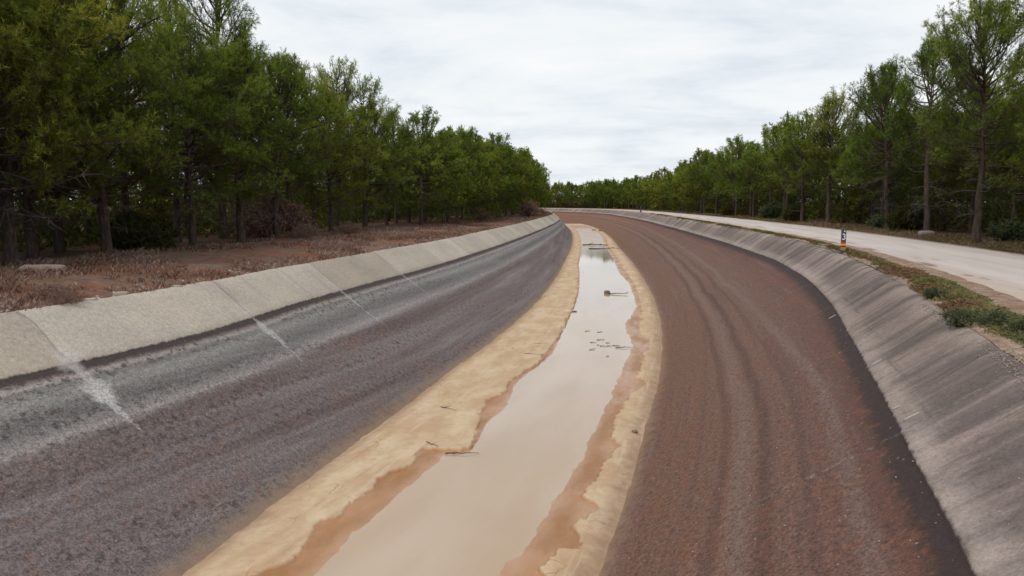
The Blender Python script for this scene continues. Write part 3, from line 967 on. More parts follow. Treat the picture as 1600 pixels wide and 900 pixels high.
    # bare dead limbs under the crown
    if lod < 2:
        for k in range((20, 8)[lod]):
            zb = h * rng.uniform(0.1, clear + 0.22)
            a_ = rng.random() * 6.28
            L = spread * rng.uniform(0.25, 0.8)
            e = math.radians(rng.normal(-2, 12))
            pts = [trunk_at(zb)]
            for i in range(5):
                pts.append(pts[-1] + L / 5 * np.array([math.cos(a_) * math.cos(e), math.sin(a_) * math.cos(e), math.sin(e)]))
                e += rng.normal(0.0, 0.2)
                a_ += rng.normal(0, 0.2)
            pts = np.array(pts)
            dead.add(pts, 0.016 * np.linspace(1.1, 0.3, 6), 4)
            if lod == 0:
                for i in range(9):
                    u = rng.uniform(0.3, 1.0) * 5
                    i0 = min(int(u), 4)
                    bp = pts[i0] + (pts[i0 + 1] - pts[i0]) * (u - i0)
                    dv = norm(pts[i0 + 1] - pts[i0]) * 0.6 + rng.normal(0, 0.5, 3)
                    ep = bp + norm(dv) * rng.uniform(0.25, 0.8)
                    dead.add([bp, (bp + ep) / 2 + rng.normal(0, 0.03, 3), ep], [0.008, 0.006, 0.003], 3)
    pos, dirs, ln, tint = map(np.array, (pos, dirs, ln, tint))
    per, nl, nw = ((15, 0.15, 0.019), (13, 0.19, 0.034), (12, 0.28, 0.062))[lod]
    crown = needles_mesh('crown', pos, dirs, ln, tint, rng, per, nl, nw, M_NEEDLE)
    nlive = sum(len(f) for f in tb.F)
    for V_, F_ in zip(dead.V, dead.F):
        tb.F.append(F_ + tb.n)
        tb.V.append(V_)
    trunk = tb.mesh('trunk', M_BARK)
    trunk.materials.append(M_DEAD)
    mi = np.zeros(len(trunk.polygons), np.int32)
    mi[nlive:] = 1
    trunk.polygons.foreach_set('material_index', mi)
    return dict(trunk=trunk, crown=crown, h=h)


NEAR = [build_pine(11, 10, 3.3, 0.24, 0, 0.21, 0.03, 0.34), build_pine(12, 10, 2.8, 0.22, 0, 0.18, 0.05, 0.42), build_pine(13, 10, 3.4, 0.22, 0, 0.2, -0.03, 0.3),
        build_pine(14, 10, 2.7, 0.25, 0, 0.17, 0.02, 0.46), build_pine(15, 10, 3.1, 0.24, 0, 0.22, 0.04, 0.34), build_pine(16, 10, 3.0, 0.27, 0, 0.19, -0.05, 0.4)]
TALL = [build_pine(51, 10, 2.1, 0.36, 0, 0.15, 0.03, 0.6), build_pine(52, 10, 1.9, 0.42, 0, 0.14, -0.04, 0.66), build_pine(53, 10, 2.3, 0.34, 0, 0.16, 0.02, 0.62)]
MID = [build_pine(21, 10, 3.1, 0.14, 1, 0.19, 0.03, 0.32), build_pine(22, 10, 2.8, 0.18, 1, 0.17, 0.04, 0.38), build_pine(23, 10, 3.3, 0.12, 1, 0.2, -0.03, 0.32), build_pine(24, 10, 2.7, 0.24, 1, 0.18, 0.02, 0.44)]
FAR = [build_pine(31, 10, 3.2, 0.14, 2, 0.2), build_pine(32, 10, 2.9, 0.18, 2, 0.18), build_pine(33, 10, 3.4, 0.12, 2, 0.2)]
ROADSIDE = [build_pine(61, 10, 3.0, 0.36, 0, 0.2, 0.02, 0.4), build_pine(62, 10, 2.7, 0.4, 0, 0.18, -0.03, 0.44), build_pine(63, 10, 3.1, 0.33, 0, 0.21, 0.04, 0.38)]
ROADFAR = [build_pine(64, 10, 2.9, 0.32, 1, 0.18, 0.02, 0.36), build_pine(65, 10, 2.7, 0.36, 1, 0.17, -0.03, 0.4), build_pine(66, 10, 3.0, 0.26, 1, 0.18, 0.02, 0.34)]
NTREE = [0]


def ground_z(x_, y_):
    s_, v_ = to_sv(x_, y_)
    if v_ < 0:
        return float(left_bank_z(np.array(s_), np.array(v_), 0.5))
    return float(right_forest_z(np.array(s_), np.array(v_), 0.5))


def pine(x_, y_, h, label, group, src, wide=1.0, rz=None, z0=None):
    k = NTREE[0]
    NTREE[0] += 1
    rnd = random.Random(k * 7 + 5)
    sc = h / src['h']
    w = sc ** 0.6 * wide
    e = empty('pine_tree', (x_, y_, (ground_z(x_, y_) if z0 is None else z0) - 0.03), rnd.uniform(0, 6.28) if rz is None else rz, (w, w, sc))
    tag(e, label, 'tree', group)
    link('trunk', src['trunk'], e)
    link('crown', src['crown'], e)
    return e


# the big pines one can tell apart: left bank, from the near end on
LEFT_NEAR = [
    (-16.3, 24.9, 9.6, 0, 'thick pine with low bare limbs, standing nearest on the left behind the long pale slab'),
    (-17.6, 28.2, 10.4, 1, 'slim leaning pine just behind the long pale slab on the left bank'),
    (-15.4, 29.2, 9.3, 2, 'pine with dark slim trunk just left of the black bush on the left bank'),
    (-13.9, 33.6, 8.8, 3, 'tall open-crowned pine whose trunk stands right beside the black bush'),
    (-13.1, 37.2, 8.6, 4, 'stout pine with thick dark trunk, second to the right of the black bush'),
    (-13.4, 44.0, 9.2, 5, 'pine rising directly behind the rusty brown twiggy bush on the left bank'),
    (-12.0, 51.2, 8.6, 1, 'pine with clear short dark trunk just right of the rusty brown twiggy bush'),
    (-11.3, 59.2, 8.4, 0, 'rounded pine beyond the rusty bush, first with branches down to the red earth'),
]
for x_, y_, h, kx, lab in LEFT_NEAR:
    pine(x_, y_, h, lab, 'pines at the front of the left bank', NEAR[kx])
first_pine = [o for o in bpy.data.objects if o.type == 'EMPTY' and o.get('category') == 'tree'][0]
first_pine.rotation_euler = (0, 0, 0)
lt = Tubes()
LR = np.random.default_rng(77)
for z0, L, a0, bend in ((2.35, 3.3, -0.15, 0.03), (1.75, 2.4, -0.45, -0.02), (2.9, 2.6, 0.25, 0.1)):
    pts = [np.array([0.0, 0.0, z0])]
    e_, a_ = 0.0, a0
    for k in range(7):
        pts.append(pts[-1] + L / 7 * np.array([math.cos(a_) * math.cos(e_), math.sin(a_) * math.cos(e_), math.sin(e_)]))
        e_ += bend + LR.normal(0, 0.06)
        a_ += LR.normal(0, 0.1)
    pts = np.array(pts)
    lt.add(pts, 0.055 * np.linspace(1.1, 0.25, 8), 6)
    for k in range(22):
        u = LR.uniform(2.5, 6.99)
        i0 = int(u)
        bp = pts[i0] + (pts[i0 + 1] - pts[i0]) * (u - i0)
        dv = norm(norm(pts[i0 + 1] - pts[i0]) * 0.7 + LR.normal(0, 0.55, 3))
        ep = bp + dv * LR.uniform(0.3, 1.0)
        md = (bp + ep) / 2 + LR.normal(0, 0.05, 3)
        lt.add([bp, md, ep], [0.014, 0.009, 0.004], 4)
link('bare_limb', lt.mesh('bare_limb', M_DEAD), first_pine)
RIGHT_NEAR = [
    (24.8, 41.0, 11.2, 0, 'pine with pale scaly trunk, nearest of the front pines beside the road'),
    (27.6, 51.2, 11.7, 4, 'pine with thick reddish trunk and a rock at its foot beside the road'),
    (29.4, 60.5, 11.6, 2, 'pine with slim trunk just beyond the round dark green roadside bush'),
    (31.9, 66.5, 11.4, 1, 'pine whose trunk shows just right of the striped post across the gravel road'),
    (31.9, 78.0, 11.2, 3, 'pine with loose crown just left of the striped post across the road'),
]
for x_, y_, h, kx, lab in RIGHT_NEAR:
    pine(x_, y_, h, lab, 'pines at the front beside the road', ROADSIDE[kx % 3], 0.95)

RND = random.Random(4)


def row(s0, s1, gap, off, hfun, label, group, srcs, jit=0.9, wide=1.0):
    s_ = s0
    while s_ < s1:
        v_ = off(s_) + RND.uniform(-jit, jit)
        p = at(s_, v_)
        pine(float(p[0]), float(p[1]), hfun(s_) * RND.uniform(0.8, 1.07), label, group, RND.choice(srcs), wide)
        s_ += gap * RND.uniform(0.75, 1.25)


LOFF = lambda s: float(tab(s, [(20, -17.0), (60, -16.6), (100, -14.2), (130, -12.8), (420, -13.0)]))
ROFF = lambda s: float(tab(s, [(20, 20.0), (60, 20.5), (100, 20.8), (140, 20.2), (420, 19.6)]))
LH = lambda s: float(tab(s, [(0, 12), (30, 11.2), (60, 8.8), (100, 9.2), (150, 9.0), (200, 7.6), (420, 8)]))
RH = lambda s: float(tab(s, [(0, 12.5), (60, 11.4), (100, 11.0), (150, 10.4), (220, 8.6), (420, 8.6)]))
row(10, 22, 4.5, LOFF, LH, 'pine on the left bank in front of the long pale slab', 'left pines beside the bridge', NEAR)
row(66, 118, 4.6, LOFF, LH, 'front-row pine of the left bank midway to the bend, foliage down to the ground', 'left front pines midway to the bend', MID, 0.7)
row(118, 262, 5.2, LOFF, LH, 'small-looking front-row pine of the left bank close to the canal bend', 'left front pines near the bend', FAR, 0.6)
row(12, 75, 4.0, lambda s: LOFF(s) - 4.4, lambda s: float(tab(s, [(20, 14.5), (42, 14.2), (52, 11.6), (75, 11.2)])), 'tall airy second-row pine rising over the big front pines of the left bank', 'left second row pines', TALL)
row(75, 250, 5.6, lambda s: LOFF(s) - 4.8, lambda s: LH(s) + 0.2, 'second-row pine behind the receding front row of the left bank', 'left second row pines farther on', FAR)
row(10, 90, 5.2, lambda s: LOFF(s) - 9.5, lambda s: LH(s) - 3.4, 'pine deep inside the left wood, third row from the canal', 'pines deep in the left wood', MID, 1.3)
row(14, 38, 4.6, ROFF, RH, 'tall roadside pine nearer than the pale-trunked one', 'right pines beside the bridge', ROADSIDE + TALL)
row(86, 150, 6.2, ROFF, RH, 'front-row pine along the road, from the striped post towards the bend', 'right front pines midway to the bend', ROADFAR, 0.8)
row(150, 262, 5.5, ROFF, RH, 'small-looking front-row pine where the road nears the bend', 'right front pines near the bend', FAR, 0.8)
row(18, 86, 5.0, lambda s: ROFF(s) + 4.8, lambda s: RH(s) - 2.0, 'second-row pine behind the big roadside pines', 'right second row pines', NEAR)
row(86, 255, 6.0, lambda s: ROFF(s) + 5.0, lambda s: RH(s) - 0.8, 'second-row pine behind the receding roadside row', 'right second row pines farther on', FAR)
row(24, 100, 5.6, lambda s: ROFF(s) + 10.0, lambda s: RH(s) - 2.8, 'pine deep inside the right wood, third row from the road', 'pines deep in the right wood', MID, 1.3)
row(262, 400, 5.4, lambda s: 21.5, lambda s: 8.6, 'far pine in the tree line closing the view beyond the bend', 'pines closing the view at the bend', FAR, 1.6)

# the far wood behind the rows, nobody could count it
Vs, Fs, Ts, nv = [], [], [], 0
src = build_pine(41, 10, 3.4, 0.08, 2, 0.2)
cv_ = np.empty(len(src['crown'].vertices) * 3, np.float32)
src['crown'].vertices.foreach_get('co', cv_)
cv_ = cv_.reshape(-1, 3, 3)
ct_ = np.empty(len(cv_) * 3, np.float32)
src['crown'].attributes['tint'].data.foreach_get('value', ct_)
ct_ = ct_.reshape(-1, 3)
tv = np.empty(len(src['trunk'].vertices) * 3, np.float32)
RG = np.random.default_rng(8)
wood = []
for s_ in np.arange(8, 260, 7.0):
    wood.append((s_, -31 + RG.uniform(-2.5, 2.5) if s_ < 90 else -26 + RG.uniform(-2, 2)))
    if s_ < 130:
        wood.append((s_ + 3, -38 + RG.uniform(-2.5, 2.5)))
    wood.append((s_, 35.5 + RG.uniform(-2.5, 2.5) if s_ < 100 else 31 + RG.uniform(-2, 2)))
    if s_ < 130:
        wood.append((s_ + 3, 42 + RG.uniform(-2.5, 2.5)))
for s_ in np.arange(255, 405, 3.6):
    for o_ in (26, 31, 37):
        wood.append((s_ + RG.uniform(-2, 2), o_ + RG.uniform(-2, 2)))
for s_, v_ in wood:
    keep = RG.random(len(cv_)) < 0.75
    a_ = RG.random() * 6.28
    sc = RG.uniform(0.68, 0.85) if s_ < 255 else RG.uniform(0.8, 0.95)
    R = np.array([[math.cos(a_), -math.sin(a_), 0], [math.sin(a_), math.cos(a_), 0], [0, 0, 1]])
    w_ = cv_[keep].reshape(-1, 3) @ R.T * np.array([sc, sc, sc])
    p = at(s_, v_)
    w_ = w_ + np.array([p[0], p[1], -0.2])
    Vs.append(w_)
    Ts.append(ct_[keep].ravel() * 0.9)
    # a plain tapered stem under each crown
V = np.concatenate(Vs)
far_wood = link('pine_wood', mesh_np('pine_wood', V, np.arange(len(V)).reshape(-1, 3), M_NEEDLE, attrs={'tint': np.concatenate(Ts)}))
tag(far_wood, 'dense dark pine wood filling in behind the rows on both banks', 'wood', kind='stuff')

# shrubby understorey inside both woods
n = 4200
sU = RG.uniform(6, 400, n)
side = RG.random(n) < 0.5
vU = np.where(side & (sU < 270), -RG.uniform(22.5, 42, n), RG.uniform(24.5, 44, n))
vU = np.where(sU > 262, RG.uniform(23, 44, n), vU)
pU = at(sU, vU)
hU = RG.uniform(0.7, 2.6, n)
k_ = 22
pos = np.repeat(np.c_[pU, np.zeros(n)], k_, 0) + np.stack([RG.normal(0, 0.7, n * k_), RG.normal(0, 0.7, n * k_), np.repeat(hU, k_) * RG.random(n * k_)], 1)
dirs = norm(RG.normal(size=(n * k_, 3)) + np.array([0, 0, 0.8]))
o = link('undergrowth', needles_mesh('undergrowth', pos, dirs, np.full(n * k_, 0.5), np.repeat(RG.uniform(0.0, 0.45, n), k_), RG, 6, 0.3, 0.14, M_NEEDLE))
tag(o, 'dim shrubby understorey between the trunks of both woods', 'undergrowth', kind='stuff')

# ------------------------------------------------------------------ low growth, stones, small things
def mat_simple(name, stops, rough=0.95, trans=0.0):
    m, b = material(name)
    t = b.attr('tint').outputs['Fac']
    col = b.ramp(t, stops)
    if trans:
        d = b.node('ShaderNodeBsdfDiffuse')
        b.put(d.inputs[0], col)
        tr = b.node('ShaderNodeBsdfTranslucent')
        b.put(tr.inputs[0], col)
        mx = b.node('ShaderNodeMixShader')
        mx.inputs[0].default_value = trans
        b.l.new(d.outputs[0], mx.inputs[1])
        b.l.new(tr.outputs[0], mx.inputs[2])
        b.out(mx.outputs[0])
    else:
        n = b.noise(b.node('ShaderNodeTexCoord').outputs['Object'], 9.0, 5, 0.7)
        col = b.mix(b.m('MULTIPLY', n, 0.5), col, (0.1, 0.08, 0.07))
        b.out(b.principled(col, rough, b.bump(n, 0.6, 0.02), 0.2))
    return m


M_WEED = mat_simple('weed_leaves', [(0.0, (0.2, 0.115, 0.07)), (0.3, (0.24, 0.175, 0.09)), (0.55, (0.17, 0.165, 0.07)), (0.8, (0.11, 0.135, 0.06)), (1.0, (0.085, 0.115, 0.085))], trans=0.2)
M_DRY = mat_simple('dry_stems', [(0.0, (0.12, 0.075, 0.055)), (0.35, (0.2, 0.108, 0.078)), (0.6, (0.25, 0.165, 0.13)), (0.85, (0.31, 0.245, 0.205)), (1.0, (0.4, 0.335, 0.255))], trans=0.1)
M_STONE = mat_simple('pale_limestone', [(0.0, (0.22, 0.15, 0.12)), (0.4, (0.36, 0.29, 0.25)), (1.0, (0.5, 0.45, 0.41))])
M_TWIG = mat_simple('wet_twig', [(0.0, (0.03, 0.022, 0.018)), (1.0, (0.1, 0.075, 0.06))])


def blades_mesh(name, pos, h, lean, width, tint, rng, mat):
    n = len(pos)
    az = rng.random(n) * 6.28
    d = np.stack([np.cos(az) * lean, np.sin(az) * lean, np.ones(n)], 1)
    d = norm(d) * h[:, None]
    sd = np.stack([-np.sin(az + rng.normal(0, 0.6, n)), np.cos(az), np.zeros(n)], 1) * (width[:, None] * 0.5)
    mid = pos + d * 0.55 + rng.normal(0, 0.02, (n, 3))
    tip = pos + d + np.stack([np.cos(az), np.sin(az), -0.3 * np.ones(n)], 1) * (h * lean * 0.35)[:, None]
    V = np.stack([pos - sd, pos + sd, mid + sd * 0.8, tip], 1).reshape(-1, 3)
    V2 = np.stack([pos - sd, mid + sd * 0.8, tip], 1)
    i = np.arange(n)[:, None] * 4
    F = np.concatenate([i + np.array([[0, 1, 2]]), i + np.array([[0, 2, 3]])])
    return mesh_np(name, V, F, mat, attrs={'tint': np.repeat(tint.clip(0, 1), 4)})


rg = np.random.default_rng(99)


def scatter(n, s_lo, s_hi, power):
    """More points near the camera, fewer far away."""
    u = rg.random(n)
    return s_lo + (s_hi - s_lo) * u ** power


# dry ground cover on the left bank
n = 150000
s_ = scatter(n, 8, 170, 2.4)
d_ = rg.random(n) ** 1.1 * 8.5
v_ = rimL(s_) - 0.05 - d_
dens = fbm(s_ * 0.45, v_ * 0.6, 111) + 0.45 * fbm(s_ * 1.8, v_ * 1.8, 113)
keep = dens + 0.9 * fbm(s_ * 0.16, v_ * 0.3, 119) > rg.uniform(-0.2, 0.3, n)
s_, v_, d_, dens = s_[keep], v_[keep], d_[keep], dens[keep]
p = at(s_, v_)
pos = np.c_[p, left_bank_z(s_, v_, 0.2) - 0.01]
h_ = rg.uniform(0.06, 0.26, len(s_)) * (1 + 0.003 * s_) * (0.7 + 0.8 * np.clip(dens, 0, 0.8))
tint = 0.48 + 0.5 * fbm(s_ * 0.5, v_ * 0.5, 117) + rg.normal(0, 0.18, len(s_))
o = link('dry_grass', blades_mesh('dry_grass', pos, h_, rg.uniform(0.2, 0.8, len(s_)), rg.uniform(0.003, 0.008, len(s_)) * (1 + 0.02 * s_), tint, rg, M_DRY))
tag(o, 'low dry heath and grass over the red earth of the left bank', 'grass', kind='stuff')

# weeds on the right verge
n = 150000
s_ = scatter(n, 6, 150, 2.0)
wid = ROAD_IN(s_) - rimR(s_)
q_ = rg.random(n)
v_ = rimR(s_) + 0.12 + q_ * (wid - 0.25)
dens = 0.8 * fbm(s_ * 0.35, v_ * 0.9, 121) + 0.6 * fbm(s_ * 1.6, v_ * 1.8, 123) + 0.95 * np.exp(-((q_ - 0.5) / 0.36) ** 2) - 0.25 - 0.004 * np.clip(s_ - 30, 0, 200)
keep = dens > rg.uniform(-0.1, 0.3, n)
s_, v_, dens = s_[keep], v_[keep], dens[keep]
p = at(s_, v_)
pos = np.c_[p, verge_z(s_, v_, 0.4) - 0.01]
h_ = rg.uniform(0.04, 0.13, len(s_)) * (0.6 + 0.9 * np.clip(dens, 0, 0.9)) * (1 + 0.006 * s_)
tint = 0.36 + 0.6 * fbm(s_ * 0.6, v_ * 0.9, 127) + rg.normal(0, 0.14, len(s_))
o = link('verge_weeds', blades_mesh('verge_weeds', pos, h_, rg.uniform(0.5, 1.6, len(s_)), rg.uniform(0.006, 0.016, len(s_)) * (1 + 0.015 * s_), tint, rg, M_WEED))
tag(o, 'low green and brown weeds between the concrete edge and the road', 'weeds', kind='stuff')

# forest-edge grass along the far side of the road
n = 26000
s_ = scatter(n, 20, 200, 1.6)
v_ = ROAD_OUT(s_) + 0.0 + np.abs(rg.normal(0, 1.4, n))
keep = fbm(s_ * 0.5, v_ * 0.8, 131) > rg.uniform(-0.4, 0.3, n)
s_, v_ = s_[keep], v_[keep]
p = at(s_, v_)
pos = np.c_[p, right_forest_z(s_, v_, 0.1) - 0.01]
o = link('woodland_grass', blades_mesh('woodland_grass', pos, rg.uniform(0.08, 0.3, len(s_)), rg.uniform(0.3, 1.1, len(s_)), rg.uniform(0.015, 0.03, len(s_)) * (1 + 0.01 * s_), rg.uniform(0, 0.7, len(s_)), rg, M_WEED))
tag(o, 'rough grass at the foot of the roadside pines', 'grass', kind='stuff')

ICO = None


def ico():
    t = (1 + 5 ** 0.5) / 2
    V = np.array([(-1, t, 0), (1, t, 0), (-1, -t, 0), (1, -t, 0), (0, -1, t), (0, 1, t), (0, -1, -t), (0, 1, -t), (t, 0, -1), (t, 0, 1), (-t, 0, -1), (-t, 0, 1)], float)
    F = np.array([(0, 11, 5), (0, 5, 1), (0, 1, 7), (0, 7, 10), (0, 10, 11), (1, 5, 9), (5, 11, 4), (11, 10, 2), (10, 7, 6), (7, 1, 8), (3, 9, 4), (3, 4, 2), (3, 2, 6), (3, 6, 8), (3, 8, 9), (4, 9, 5), (2, 4, 11), (6, 2, 10), (8, 6, 7), (9, 8, 1)])
    return norm(V), F


def stones_mesh(name, pos, size, rng, mat, flat=0.55):
    V0, F0 = ico()
    n = len(pos)
    d = rng.uniform(0.65, 1.25, (n, 12, 1))
    sc = np.stack([rng.uniform(0.7, 1.4, n), rng.uniform(0.7, 1.2, n), rng.uniform(0.35, 0.9, n) * flat / 0.55], 1)
    V = V0[None] * d * sc[:, None] * size[:, None, None]
    a = rng.random(n) * 6.28
    c, s = np.cos(a)[:, None], np.sin(a)[:, None]
    V = np.stack([V[..., 0] * c - V[..., 1] * s, V[..., 0] * s + V[..., 1] * c, V[..., 2]], -1) + pos[:, None]
    F = (F0[None] + (np.arange(n) * 12)[:, None, None]).reshape(-1, 3)
    return mesh_np(name, V.reshape(-1, 3), F, mat, attrs={'tint': np.repeat(rng.random(n), 12)})


n = 16000
s_ = scatter(n, 8, 120, 1.8)
dv = rg.normal(0, 0.2, n) * (1 + 0.012 * s_)
dv = np.where(dv < 0, dv * 0.35, dv)
keep = fbm(s_ * 0.6, dv * 0, 141) > rg.uniform(-0.25, 0.45, n)
s_, dv = s_[keep], dv[keep]
v_ = rimR(s_) + dv
zz_ = np.where(dv < 0, dv * 0.5, 0.045)
o = link('edge_gravel', stones_mesh('edge_gravel', np.c_[at(s_, v_), zz_ + 0.01], rg.uniform(0.004, 0.014, len(s_)) * (0.9 + 0.016 * s_), rg, M_STONE))
tag(o, 'pale gravel spilled along the right concrete edge', 'gravel', kind='stuff')
n = 900
s_ = scatter(n, 8, 120, 1.8)
dv = np.abs(rg.normal(0, 0.35, n)) + 0.05
o = link('edge_rubble', stones_mesh('edge_rubble', np.c_[at(s_, rimL(s_) - dv), left_bank_z(s_, rimL(s_) - dv, 0.1) + 0.012], rg.uniform(0.015, 0.05, n) * (1 + 0.006 * s_), rg, M_STONE))
tag(o, 'small pale stones along the left concrete edge', 'gravel', kind='stuff')
n = 800
s_ = scatter(n, 10, 60, 1.6)
v_ = rg.uniform(3.6, 9.0, n)
o_z = np.array([np.interp(v_[i], LV[np.searchsorted(ls, s_[i])], LZ[np.searchsorted(ls, s_[i])]) for i in range(n)])
o = link('loose_pebbles', stones_mesh('loose_pebbles', np.c_[at(s_, v_), o_z + 0.004], rg.uniform(0.005, 0.016, n), rg, M_STONE))
tag(o, 'scattered pebbles lying on the right canal slope', 'gravel', kind='stuff')


def lining_z(x_, y_):
    s_, v_ = to_sv(x_, y_)
    i = int(np.clip(np.searchsorted(ls, s_), 0, len(ls) - 1))
    return float(np.interp(v_, LV[i], LZ[i]))


def rock(x_, y_, z_, sx, sy, sz, rz, label, seed, group=None, name='rock', tint=0.7, pitch=(0, 0), cat='rock'):
    rng = np.random.default_rng(seed)
    n_u, n_v = 22, 14
    u = np.linspace(0, 2 * np.pi, n_u, endpoint=False)
    w = np.linspace(-np.pi / 2, np.pi / 2, n_v)
    U, W = np.meshgrid(u, w)
    D = np.stack([np.cos(W) * np.cos(U), np.cos(W) * np.sin(U), np.sin(W)], -1).reshape(-1, 3)
    D = np.sign(D) * np.abs(D) ** 0.6                     # blocky
    f = 1 + 0.22 * fbm(D[:, 0] * 1.6 + 9 * seed, D[:, 1] * 1.6 + D[:, 2], seed) + 0.08 * fbm(D[:, 0] * 5, D[:, 1] * 5 + D[:, 2] * 3, seed + 3)
    V = D * f[:, None] * np.array([sx, sy, sz]) * 0.5
    i = np.arange(n_v - 1)[:, None] * n_u
    j = np.arange(n_u)[None, :]
    j2 = (j + 1) % n_u
    F = np.stack([i + j, i + j2, i + n_u + j2, i + n_u + j], -1).reshape(-1, 4)
    o = link(name, mesh_np(name, V, F, M_STONE, attrs={'tint': np.full(len(V), tint) + rng.normal(0, 0.03, len(V))}))
    o.location = (x_, y_, z_)
    o.rotation_euler = (pitch[0], pitch[1], rz)
    tag(o, label, cat, group)
    return o


gl = lambda x_, y_: ground_z(x_, y_)
rock(-13.6, 22.2, gl(-13.6, 22.2) + 0.10, 1.25, 0.35, 0.26, 0.25, 'long pale slab lying on red earth under the nearest left pines', 1, name='stone_slab', tint=0.35)
rock(-9.75, 19.0, gl(-9.75, 19.0) + 0.05, 0.36, 0.24, 0.13, 0.2, 'flat dark-sided stone tilted on the rim of the left bank', 2, tint=0.45)
rock(-9.9, 17.9, gl(-9.9, 17.9) + 0.05, 0.28, 0.2, 0.12, 0.7, 'small pale stone by the left rim, just right of the grey heather', 3, tint=0.8)
rock(-9.2, 20.9, gl(-9.2, 20.9) + 0.04, 0.32, 0.18, 0.1, 0.3, 'small stone on the left rim, farthest of the three there', 4, tint=0.6)
rock(26.9, 49.9, gl(26.9, 49.9) + 0.12, 1.0, 0.6, 0.42, 0.2, 'low grey rock at the foot of the thick reddish pine', 5, tint=0.4)
sl = at(44.0, rimR(44.0) + 0.75)
rock(float(sl[0]), float(sl[1]), 0.1, 0.9, 2.6, 0.09, -0.17, 'pale flat concrete patch at the road edge beyond the striped post', 6, tint=1.0, name='stone_slab', cat='rock')
rock(18.4, 173.0, WATER_Z + 0.22, 0.7, 0.6, 0.5, 0.0, 'pale boulder on the dry mud at the far end of the pool', 7, tint=1.0)
rock(19.0, 166.0, WATER_Z + 0.18, 0.55, 0.5, 0.4, 0.0, 'dark boulder on the dry mud at the far end of the pool', 8, tint=0.0)
for i, (x_, y_, rz, L, lab) in enumerate([
        (9.6, 22.8, 0.95, 0.26, 'pale flake farthest up the canal on the right concrete slope'),
        (7.3, 15.1, 0.8, 0.24, 'pale flake on the right slope, middle one, below the green tussocks'),
        (5.95, 11.15, 0.8, 0.24, 'largest pale flake on the right slope, nearest the bridge'),
        (6.1, 11.9, 0.8, 0.13, 'tiny pale flake just above the largest one on the right slope')]):
    zc = lining_z(x_, y_)
    o = rock(x_, y_, zc + 0.012, L, 0.05, 0.02, 0.55 + 0.2 * i * 0, lab, 20 + i, 'pale flakes on the right slope', 'stone_flake', 1.0, cat='stone')
    o.rotation_euler = (0.0, -0.55, 0.0)
    s_, v_ = to_sv(x_, y_)
    nx = np.array([np.interp(s_, PS, PN[:, 0]), np.interp(s_, PS, PN[:, 1])])
    o.rotation_euler = (0.0, -0.6, math.atan2(nx[1], nx[0]))


def bush(x_, y_, z_, w, h, n_stem, label, cat, kind, seed, group=None, name='shrub'):
    """Twiggy stems from one root, with leaves ('leafy', 'dark', 'dry')."""
    rng = np.random.default_rng(seed)
    e = empty(name, (x_, y_, z_))
    tag(e, label, cat, group)
    tb = Tubes()
    pos, dirs, ln, tint = [], [], [], []
    for k in range(n_stem):
        a = rng.random() * 6.28
        r = rng.random() ** 0.6
        top = np.array([math.cos(a) * r * w / 2, math.sin(a) * r * w / 2, h * (1 - 0.55 * r * r) * rng.uniform(0.6, 1.05)])
        p0 = np.array([math.cos(a), math.sin(a), 0]) * r * w * 0.12 + np.array([0, 0, -0.05])
        mid = (p0 + top) / 2 + rng.normal(0, 0.05 * h, 3)
        sc = max(h, 0.25)
        tb.add([p0, mid, top], [0.010 * sc, 0.008 * sc, 0.003 * sc], 3)
        for j in range(5):
            u = rng.uniform(0.25, 1)
            bp = mid * (1 - u) + top * u if u > 0.4 else p0 * (1 - u) + mid * u
            d = norm(norm(top - p0) * 0.5 + rng.normal(0, 0.6, 3))
            tip = bp + d * h * rng.uniform(0.12, 0.3)
            tb.add([bp, (bp + tip) / 2 + rng.normal(0, 0.015 * h, 3), tip], [0.006 * sc, 0.005 * sc, 0.002 * sc], 3)
            for q_ in range(3):
                w_ = rng.uniform(0.2, 1)
                pos.append(bp * (1 - w_) + tip * w_)
                dirs.append(norm(d + rng.normal(0, 0.5, 3)))
                ln.append(0.18 * h)
                tint.append(rng.normal(0.55, 0.15))
    pos, dirs, ln, tint = map(np.array, (pos, dirs, ln, tint))
    me_s = tb.mesh('stems', M_DRY if kind == 'dry' else M_TWIG)
    a = me_s.attributes.new('tint', 'FLOAT', 'POINT')
    a.data.foreach_set('value', (rng.random(len(me_s.vertices)) * 0.6).astype(np.float32))
    link('stems', me_s, e)
    if kind == 'dry':
        lm, per, nw, sh = M_DRY, 3, 0.03 * h, 0.0
    elif kind == 'dark':
        lm, per, nw, sh = M_NEEDLE, 12, 0.035 * h, -0.45
    else:
        lm, per, nw, sh = M_WEED, 9, 0.05 * h, 0.3
    link('leaves', needles_mesh('leaves', pos, dirs, ln, (tint + sh).clip(0, 1), rng, per, 0.11 * h, nw, lm), e)
    return e


bush(-15.6, 32.0, gl(-15.6, 32.0), 2.7, 1.5, 150, 'black-green dense bush under the left pines', 'bush', 'dark', 1)
bush(-14.2, 45.6, gl(-14.2, 45.6), 4.2, 2.3, 120, 'rusty brown twiggy bush below the left pines', 'bush', 'dry', 2)
bush(-11.6, 43.2, gl(-11.6, 43.2), 1.6, 0.8, 60, 'pale straw-coloured low bush at the foot of the rusty one', 'bush', 'dry', 3)
bush(-10.3, 48.5, gl(-10.3, 48.5) - 0.02, 2.0, 0.8, 60, 'grey-brown dry bush between the rusty bush and the canal', 'bush', 'dry', 9)
for i, (dx, dy, w) in enumerate([(-10.75, 17.8, 1.1), (-10.2, 17.4, 0.9)]):
    bush(dx, dy, gl(dx, dy) - 0.02, w, 0.32, 110, ('grey heather tussock by the left rim, the larger one', 'grey heather tussock by the left rim, the smaller one')[i], 'heather', 'dry', 30 + i, 'heather on the left rim', 'heather')
